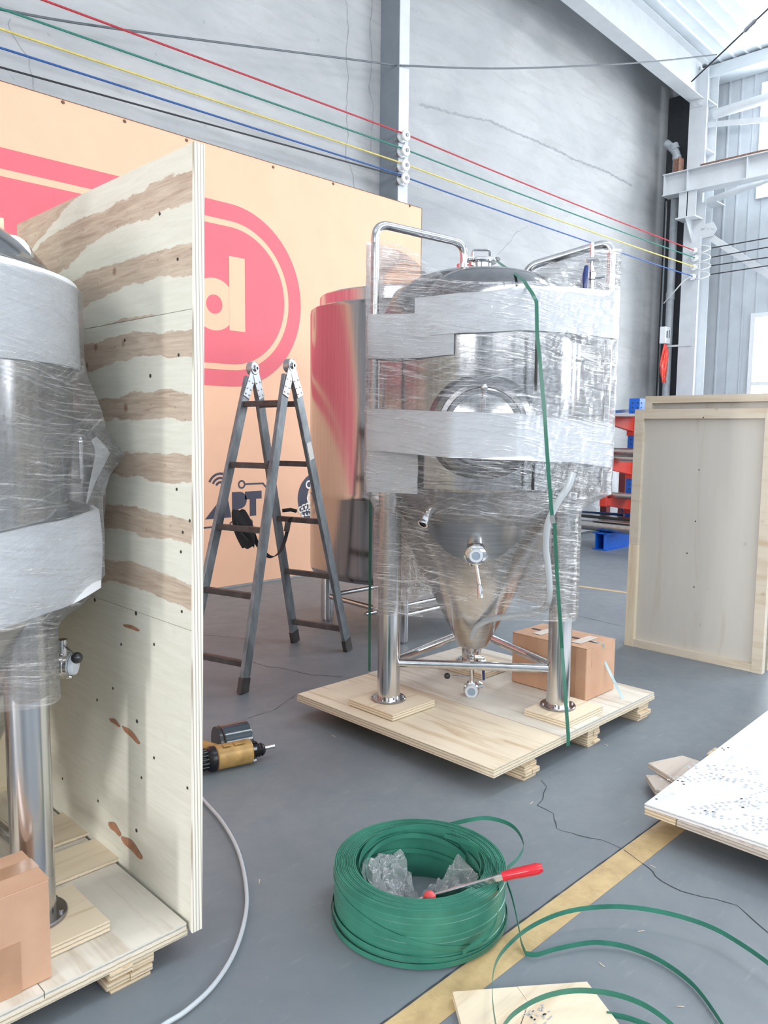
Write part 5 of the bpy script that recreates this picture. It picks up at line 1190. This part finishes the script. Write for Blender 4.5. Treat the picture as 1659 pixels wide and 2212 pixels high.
# crumpled film inside the coil
mb = MB()
def cf(u, v):
    a = R(60+300*u); rr = 0.183-0.17*v; q = V(a*1.7, v*4, 2.0)
    z = 0.05+0.085*(1-v)**1.5*(0.75+0.45*mnoise.noise(V(a*1.3, 1, 0)))+0.030*mnoise.noise(q*2.4)+0.012*mnoise.noise(q*6)
    rr2 = rr+0.02*mnoise.noise(q*1.7)
    rr2 = min(rr2, 0.185)
    return (KC.x+rr2*math.cos(a), KC.y+rr2*math.sin(a), max(0.004, z))
mb.grid(cf, 80, 26)
solo('crumpled_film', 'crumpled clear plastic film lying inside the green strapping coil', 'film', mb, 'loose_film')
# strap tensioner
ta_, tb_ = onz(868, 1958, 0.115), onz(1095, 1891, 0.205); tc_ = onz(1172, 1874, 0.235)
tn = thing('strap_tensioner', 'steel strap tensioner with a red grip leaning over the green coil', 'tool', ta_)
td = (tb_-ta_).normalized()
obj('lever_bar', MB().bar(ta_, tb_, 0.010, 0.020, V(0, 0, 1)), 'steel_leg', tn, smooth=False, bevel=0.003)
obj('red_handle', MB().tube([tb_-td*0.015, tb_+td*0.01, tb_.lerp(tc_, 0.5), tb_.lerp(tc_, 0.85), tc_], [0.0135, 0.0145, 0.016, 0.0165, 0.011], 18), 'red_grip', tn, ang=60)
kn = onz(928, 1940, 0.150)
obj('red_cap', MB().ellip(kn, 0.019, 0.019, 0.021, 18, 12), 'worn_red', tn)
obj('gripper_body', MB().bar(ta_-td*0.03-V(0, 0, 0.01), ta_+td*0.09-V(0, 0, 0.008), 0.024, 0.022).cyl(kn-V(0, 0, 0.05), kn, 0.008, n=10), 'steel_dark', tn, smooth=False)

# ------------------------------------------------------------------ white board on scraps at right
wz = 0.122
bd = thing('plywood_board', 'white dirty plywood board with boot prints lying at the right edge', 'board', (3.5, 0.8, 0.08))
bxl, byt = 2.69, 1.303
obj('top_sheet', MB().hexa([(bxl, byt, wz-0.016), (bxl+0.06, 0.2, wz-0.016), (4.6, 0.2, wz-0.016), (4.6, byt+0.065, wz-0.016), (bxl, byt, wz), (bxl+0.06, 0.2, wz), (4.6, 0.2, wz), (4.6, byt+0.065, wz)]), 'white_board', bd, smooth=False)
for (y0, y1, m_) in ((1.18, byt-0.004, 'block_ply'), (0.2, 1.176, 'grey_scrap')):
    obj('lower_sheet', MB().box((bxl-0.004, y0, wz-0.038), (4.6, y1, wz-0.0165)), m_, bd, smooth=False)
def bootprint(c, ang, s):
    mb = MB(); ca, sa = math.cos(ang), math.sin(ang)
    for i in range(11):
        w_ = 0.032*(1.0 if i < 3 else (0.72 if i < 5 else 1.15))*math.sin(math.pi*(i+1.2)/13)**0.35
        for k in (-1, -0.35, 0.35, 1):
            if random.random() < 0.35: continue
            x = (-0.13+0.026*i)*s; y = k*w_*s
            l, h = 0.011*s*random.uniform(0.6, 1.1), 0.0075*s*random.uniform(0.6, 1.1); t = random.uniform(-0.5, 0.5)
            pts = []
            for (dx, dy) in ((-l, -h), (l, -h*0.6), (l*0.8, h), (-l*0.9, h*0.7)):
                xx = x+dy*math.cos(t)-dx*math.sin(t); yy = y+dx*math.cos(t)*0.6+dy*math.sin(t); pts.append(V(c[0]+xx*ca-yy*sa, c[1]+xx*sa+yy*ca, wz+0.0006))
            mb.quad(*pts)
    o = obj('boot_print', mb, 'scuff_grey', bd, smooth=False); o['kind'] = 'stuff'
for (q, a, s) in (((1495, 1680), 0.3, 1), ((1560, 1660), -0.2, 1), ((1600, 1690), -0.6, 0.9), ((1560, 1745), 0.2, 1), ((1610, 1770), -0.4, 1.0), ((1640, 1725), 0.5, 0.9), ((1625, 1790), 0.1, 0.9)):
    p = onz(*q, wz); bootprint((p.x, p.y), -0.8+a, s)
for q in ((1560, 1616), (1573, 1615), (1564, 1620), (1464, 1686), (1474, 1688), (1477, 1694), (1418, 1726), (1602, 1725)):
    p = onz(*q, wz+0.0005); obj('nail_hole', MB().lathe([(0, 0.001), (0.004, 0.001), (0.005, 0)], p, (0, 0, 1), 8), 'nail_dark', bd, smooth=False)
def flat(label, pts, z, h, mat, name='wood_scrap', group='wood scraps under the white board'):
    P = [onz(x, y_, z+h) for x, y_ in pts]; mb = MB(); n = len(P)
    mb.v += [V(p.x, p.y, z) for p in P]+[V(p.x, p.y, z+h) for p in P]
    mb.f.append(tuple(range(n-1, -1, -1))); mb.f.append(tuple(range(n, 2*n)))
    for i in range(n): mb.f.append((i, (i+1) % n, n+(i+1) % n, n+i))
    return solo(name, label, 'wood scrap', mb, mat, group, smooth=False)
flat('upper planked wood scrap sticking out left from under the white board', [(1400, 1648), (1474, 1632), (1530, 1650), (1560, 1700), (1458, 1684)], 0.056, 0.022, 'grey_scrap')
flat('lower pale wood scrap under the planked one by the white board', [(1395, 1674), (1455, 1674), (1560, 1690), (1560, 1740), (1415, 1705)], 0.031, 0.022, 'grey_scrap')
flat('short wood scrap peeping out behind the edge of the white board', [(1526, 1628), (1545, 1614), (1600, 1640), (1600, 1660)], 0.03, 0.02, 'block_ply')
for i, (x0, y0) in enumerate(((3.0, 1.05), (3.3, 0.5))):
    tag(obj('support_block', MB().box((x0, y0, 0), (x0+0.5, y0+0.1, wz-0.0385)), 'block_ply', None, loc=(x0, y0, 0), smooth=False), ('rear', 'front')[i]+' wooden block hidden in the shade under the white board', 'block', 'blocks under the white board')
solo('wood_scrap', 'long low scrap under the other scraps by the white board', 'wood scrap', MB().box((3.06, 1.16, 0.0), (3.42, 1.44, 0.030)), 'grey_scrap', smooth=False)
# boards at the bottom edge
bb = thing('floor_board', 'pale plywood offcut with a boot print at the bottom edge', 'board', onz(1150, 2180, 0))
P = [onz(978, 2142, 0.022), onz(1268, 2120, 0.022), onz(1338, 2212, 0.022), onz(1400, 2300, 0.022), onz(1020, 2300, 0.022)]
# split in two planks at the visible joint
j0, j1 = onz(1117, 2131, 0.022), onz(1160, 2190, 0.022)
def flatpart(pts, mat, z0=0.0, z1=0.022):
    n = len(pts); mb = MB(); mb.v += [V(p.x, p.y, z0) for p in pts]+[V(p.x, p.y, z1) for p in pts]; mb.f.append(tuple(range(n-1, -1, -1))); mb.f.append(tuple(range(n, 2*n)))
    for i in range(n): mb.f.append((i, (i+1) % n, n+(i+1) % n, n+i))
    return obj('plank', mb, mat, bb, smooth=False)
e0, e1 = onz(1000, 2212, 0.022), onz(1020, 2300, 0.022)
flatpart([P[0], j0-V(0.001, 0, 0), onz(1141, 2166, 0.022), onz(1090, 2300, 0.022), e1], 'pad_ply')
flatpart([j0+V(0.001, 0, 0), P[1], P[2], P[3], onz(1096, 2300, 0.022), onz(1142, 2166, 0.022)], 'pad_ply', 0.0, 0.0215)
mb = MB(); wz_, pc_ = 0.0226, onz(1165, 2190, 0.0226)
for i in range(46):
    a = random.uniform(0, 6.28); rr = random.uniform(0.008, 0.045); q = V(pc_.x+rr*math.cos(a), pc_.y+rr*0.9*math.sin(a), wz_); t = random.uniform(0, 3); l = 0.004
    mb.quad(*[q+V(l*math.cos(t+k*1.57), 0.7*l*math.sin(t+k*1.57), 0) for k in range(4)])
o = obj('boot_print', mb, 'scuff_grey', bb, smooth=False); o['kind'] = 'stuff'

# ------------------------------------------------------------------ crate panels leaning at right
def crate_panel(label, x0, x1, y0, y1, zt, back, t=0.035, rail=0.065, lean=0.0, dy=0.0):
    """panel facing -X: sheet with a batten frame; leans by `lean` at the top"""
    o = thing('framed_crate_panel', label, 'crate', (x0, (y0+y1)/2, 0), 'crate panels standing at right')
    def hx(ya, yb, za, zb_, xa, xb):
        f = lambda z: lean*z/zt; g = lambda z: dy*z/zt
        return MB().hexa([(xa+f(za), ya+g(za), za), (xb+f(za), ya+g(za), za), (xb+f(za), yb+g(za), za), (xa+f(za), yb+g(za), za), (xa+f(zb_), ya+g(zb_), zb_), (xb+f(zb_), ya+g(zb_), zb_), (xb+f(zb_), yb+g(zb_), zb_), (xa+f(zb_), yb+g(zb_), zb_)])
    obj('plywood_sheet', hx(y0, y1, 0.0, zt, x0+t, x0+t+0.015), 'crate_ply', o, smooth=False)
    obj('stile', hx(y1-rail, y1, 0.72, zt, x0, x0+t), 'crate_rail', o, smooth=False)
    obj('stile', hx(y1-rail, y1, 0.0, 0.719, x0, x0+t), 'crate_stile', o, smooth=False)
    obj('stile', hx(y0, y0+rail, 0.0, zt, x0, x0+t), 'crate_rail', o, smooth=False)
    obj('rail', hx(y0+rail, y1-rail, zt-rail, zt, x0+0.003, x0+t), 'crate_rail', o, smooth=False)
    obj('rail', hx(y0+rail, y1-rail, 0.0, rail*0.8, x0+0.003, x0+t), 'crate_rail', o, smooth=False)
    return o
cr1 = crate_panel('large framed plywood crate panel standing in front at the right edge', 5.09, 0, 1.735, 2.672, 1.662, None, lean=0.07, dy=0.03)
for q in ((1519, 902), (1510, 1015), (1502, 1126), (1484, 1195), (1499, 1268), (1493, 1371)):
    p = onx(q[0], q[1], 5.145); obj('nail_hole', MB().lathe([(0, 0.002), (0.004, 0.002), (0.005, 0)], p, (-1, 0, 0), 8), 'nail_dark', cr1, smooth=False)
crate_panel('second framed crate panel rising behind the front one', 5.20, 0, 1.74, 2.66, 1.757, None, lean=0.08, dy=0.03, rail=0.05)

# ------------------------------------------------------------------ cantilever rack
RX, RY = 9.78, 5.16
rk = thing('cantilever_rack', 'blue rack column with orange red arms holding steel stock', 'rack', (RX, RY, 0))
colm = obj('column', MB().box((RX, RY-0.10, 0.0), (RX+0.20, RY+0.05, 1.95)), 'rack_blue', rk, smooth=False)
mb = MB()
for k in range(30):
    for yy in (-0.075, 0.0): mb.lathe([(0, 0.003), (0.011, 0.003), (0.012, 0)], (RX, RY+yy, 0.15+k*0.06), (-1, 0, 0), 8)
    for xx in (0.05, 0.16): mb.lathe([(0, 0.003), (0.011, 0.003), (0.012, 0)], (RX+xx, RY-0.10, 0.15+k*0.06), (0, -1, 0), 8)
oh = obj('column_holes', mb, 'dark_shade', colm, smooth=False); oh['kind'] = 'stuff'
obj('base_beam', MB().box((9.02, RY-0.09, 0.0), (RX, RY-0.08, 0.22)).box((9.02, RY+0.03, 0.0), (RX, RY+0.04, 0.22)).box((9.02, RY-0.13, 0.205), (RX, RY+0.08, 0.22)).box((9.02, RY-0.13, 0.0), (RX, RY+0.08, 0.012)), 'rack_blue', rk, smooth=False)
armz = [1.70, 1.13, 0.66]
for z in armz:
    ar = obj('arm', MB().hexa([(9.12, RY-0.05, z-0.09), (RX, RY-0.05, z-0.19), (RX, RY+0.02, z-0.19), (9.12, RY+0.02, z-0.09), (9.12, RY-0.05, z), (RX, RY-0.05, z), (RX, RY+0.02, z), (9.12, RY+0.02, z)]), 'rack_red', rk, smooth=False)
    obj('arm_stop', MB().box((9.07, RY-0.055, z-0.10), (9.12, RY+0.025, z+0.09)), 'rack_red', ar, smooth=False)
    obj('arm_plate', MB().box((RX-0.012, RY-0.112, z-0.24), (RX, RY+0.062, z+0.02)).box((RX, RY-0.112, z-0.24), (RX+0.045, RY-0.10, z+0.02)), 'rack_red', ar, smooth=False)
def stock(label, mb, mat='stock_steel', g='steel stock on the rack'): return solo('steel_stock', label, 'steel bar', mb, mat, g)
stock('pale metal sheet lying on the top arm of the rack', MB().box((9.15, 3.9, 1.705), (9.72, 6.0, 1.735)), 'painted_steel')
stock('upper thick steel tube on the middle arm of the rack', MB().cyl((9.25, 3.9, 1.26), (9.25, 5.95, 1.26), 0.045, n=16))
stock('lower thick steel tube on the middle arm of the rack', MB().cyl((9.25, 3.9, 1.17), (9.25, 5.95, 1.17), 0.038, n=16))
stock('steel tube behind on the middle arm of the rack', MB().cyl((9.42, 3.9, 1.18), (9.42, 5.95, 1.18), 0.045, n=16))
stock('round steel bar on the lowest arm of the rack', MB().cyl((9.22, 3.9, 0.70), (9.22, 5.98, 0.70), 0.038, n=16))
stock('pale flat sheet on the lowest arm of the rack', MB().box((9.30, 3.9, 0.665), (9.72, 6.05, 0.69)), 'painted_steel')
stock('dark flat bar across the base of the rack', MB().box((9.35, 3.9, 0.36), (9.55, 5.85, 0.40)), 'black_plastic')
stock('thick grey tube lowest on the rack base', MB().cyl((9.15, 3.9, 0.29), (9.15, 6.1, 0.29), 0.065, n=20))
stock('second grey tube on the rack base behind the thick one', MB().cyl((9.30, 3.9, 0.275), (9.30, 6.1, 0.275), 0.052, n=16))
stock('thin grey sheet resting on the base tubes of the rack', MB().box((9.10, 3.9, 0.357), (9.34, 5.3, 0.369)))
for (a, b) in (((1317, 905, 5.6), (1260, 1000, 5.9)), ((1240, 1106, 5.9), (1346, 1112, 5.3)), ((1290, 1030, 5.8), (1350, 1108, 5.3))):
    obj('brace_rod', MB().cyl(ony(*a), ony(*b), 0.022, n=10), 'brace_blue', rk)
obj('top_rail', MB().bar(ony(1290, 893, 5.3), ony(1372, 886, 5.3), 0.03, 0.04), 'brace_blue', rk, smooth=False)
for i, (x, w_) in enumerate(((1311, 0.11), (1349, 0.11))):
    c = ony(x, 1000, 5.75); solo('steel_post', ('left', 'right')[i]+' of the two maroon posts behind the rack arms', 'post', MB().box((c.x-w_/2, 5.70, 0.0), (c.x+w_/2, 5.80, 1.16)), 'post_maroon', 'maroon posts behind the rack', smooth=False)
# plastic curtain behind the rack
mb = MB(); mb.grid(lambda u, v: (8.2+4.3*u, 6.08+0.06*math.sin(u*31)+0.03*math.sin(u*77+v*5), 0.01+1.05*v+0.03*math.sin(u*15)), 90, 10)
solo('plastic_sheet', 'hanging white plastic sheet along the wall behind the rack', 'sheet', mb, 'curtain_film')
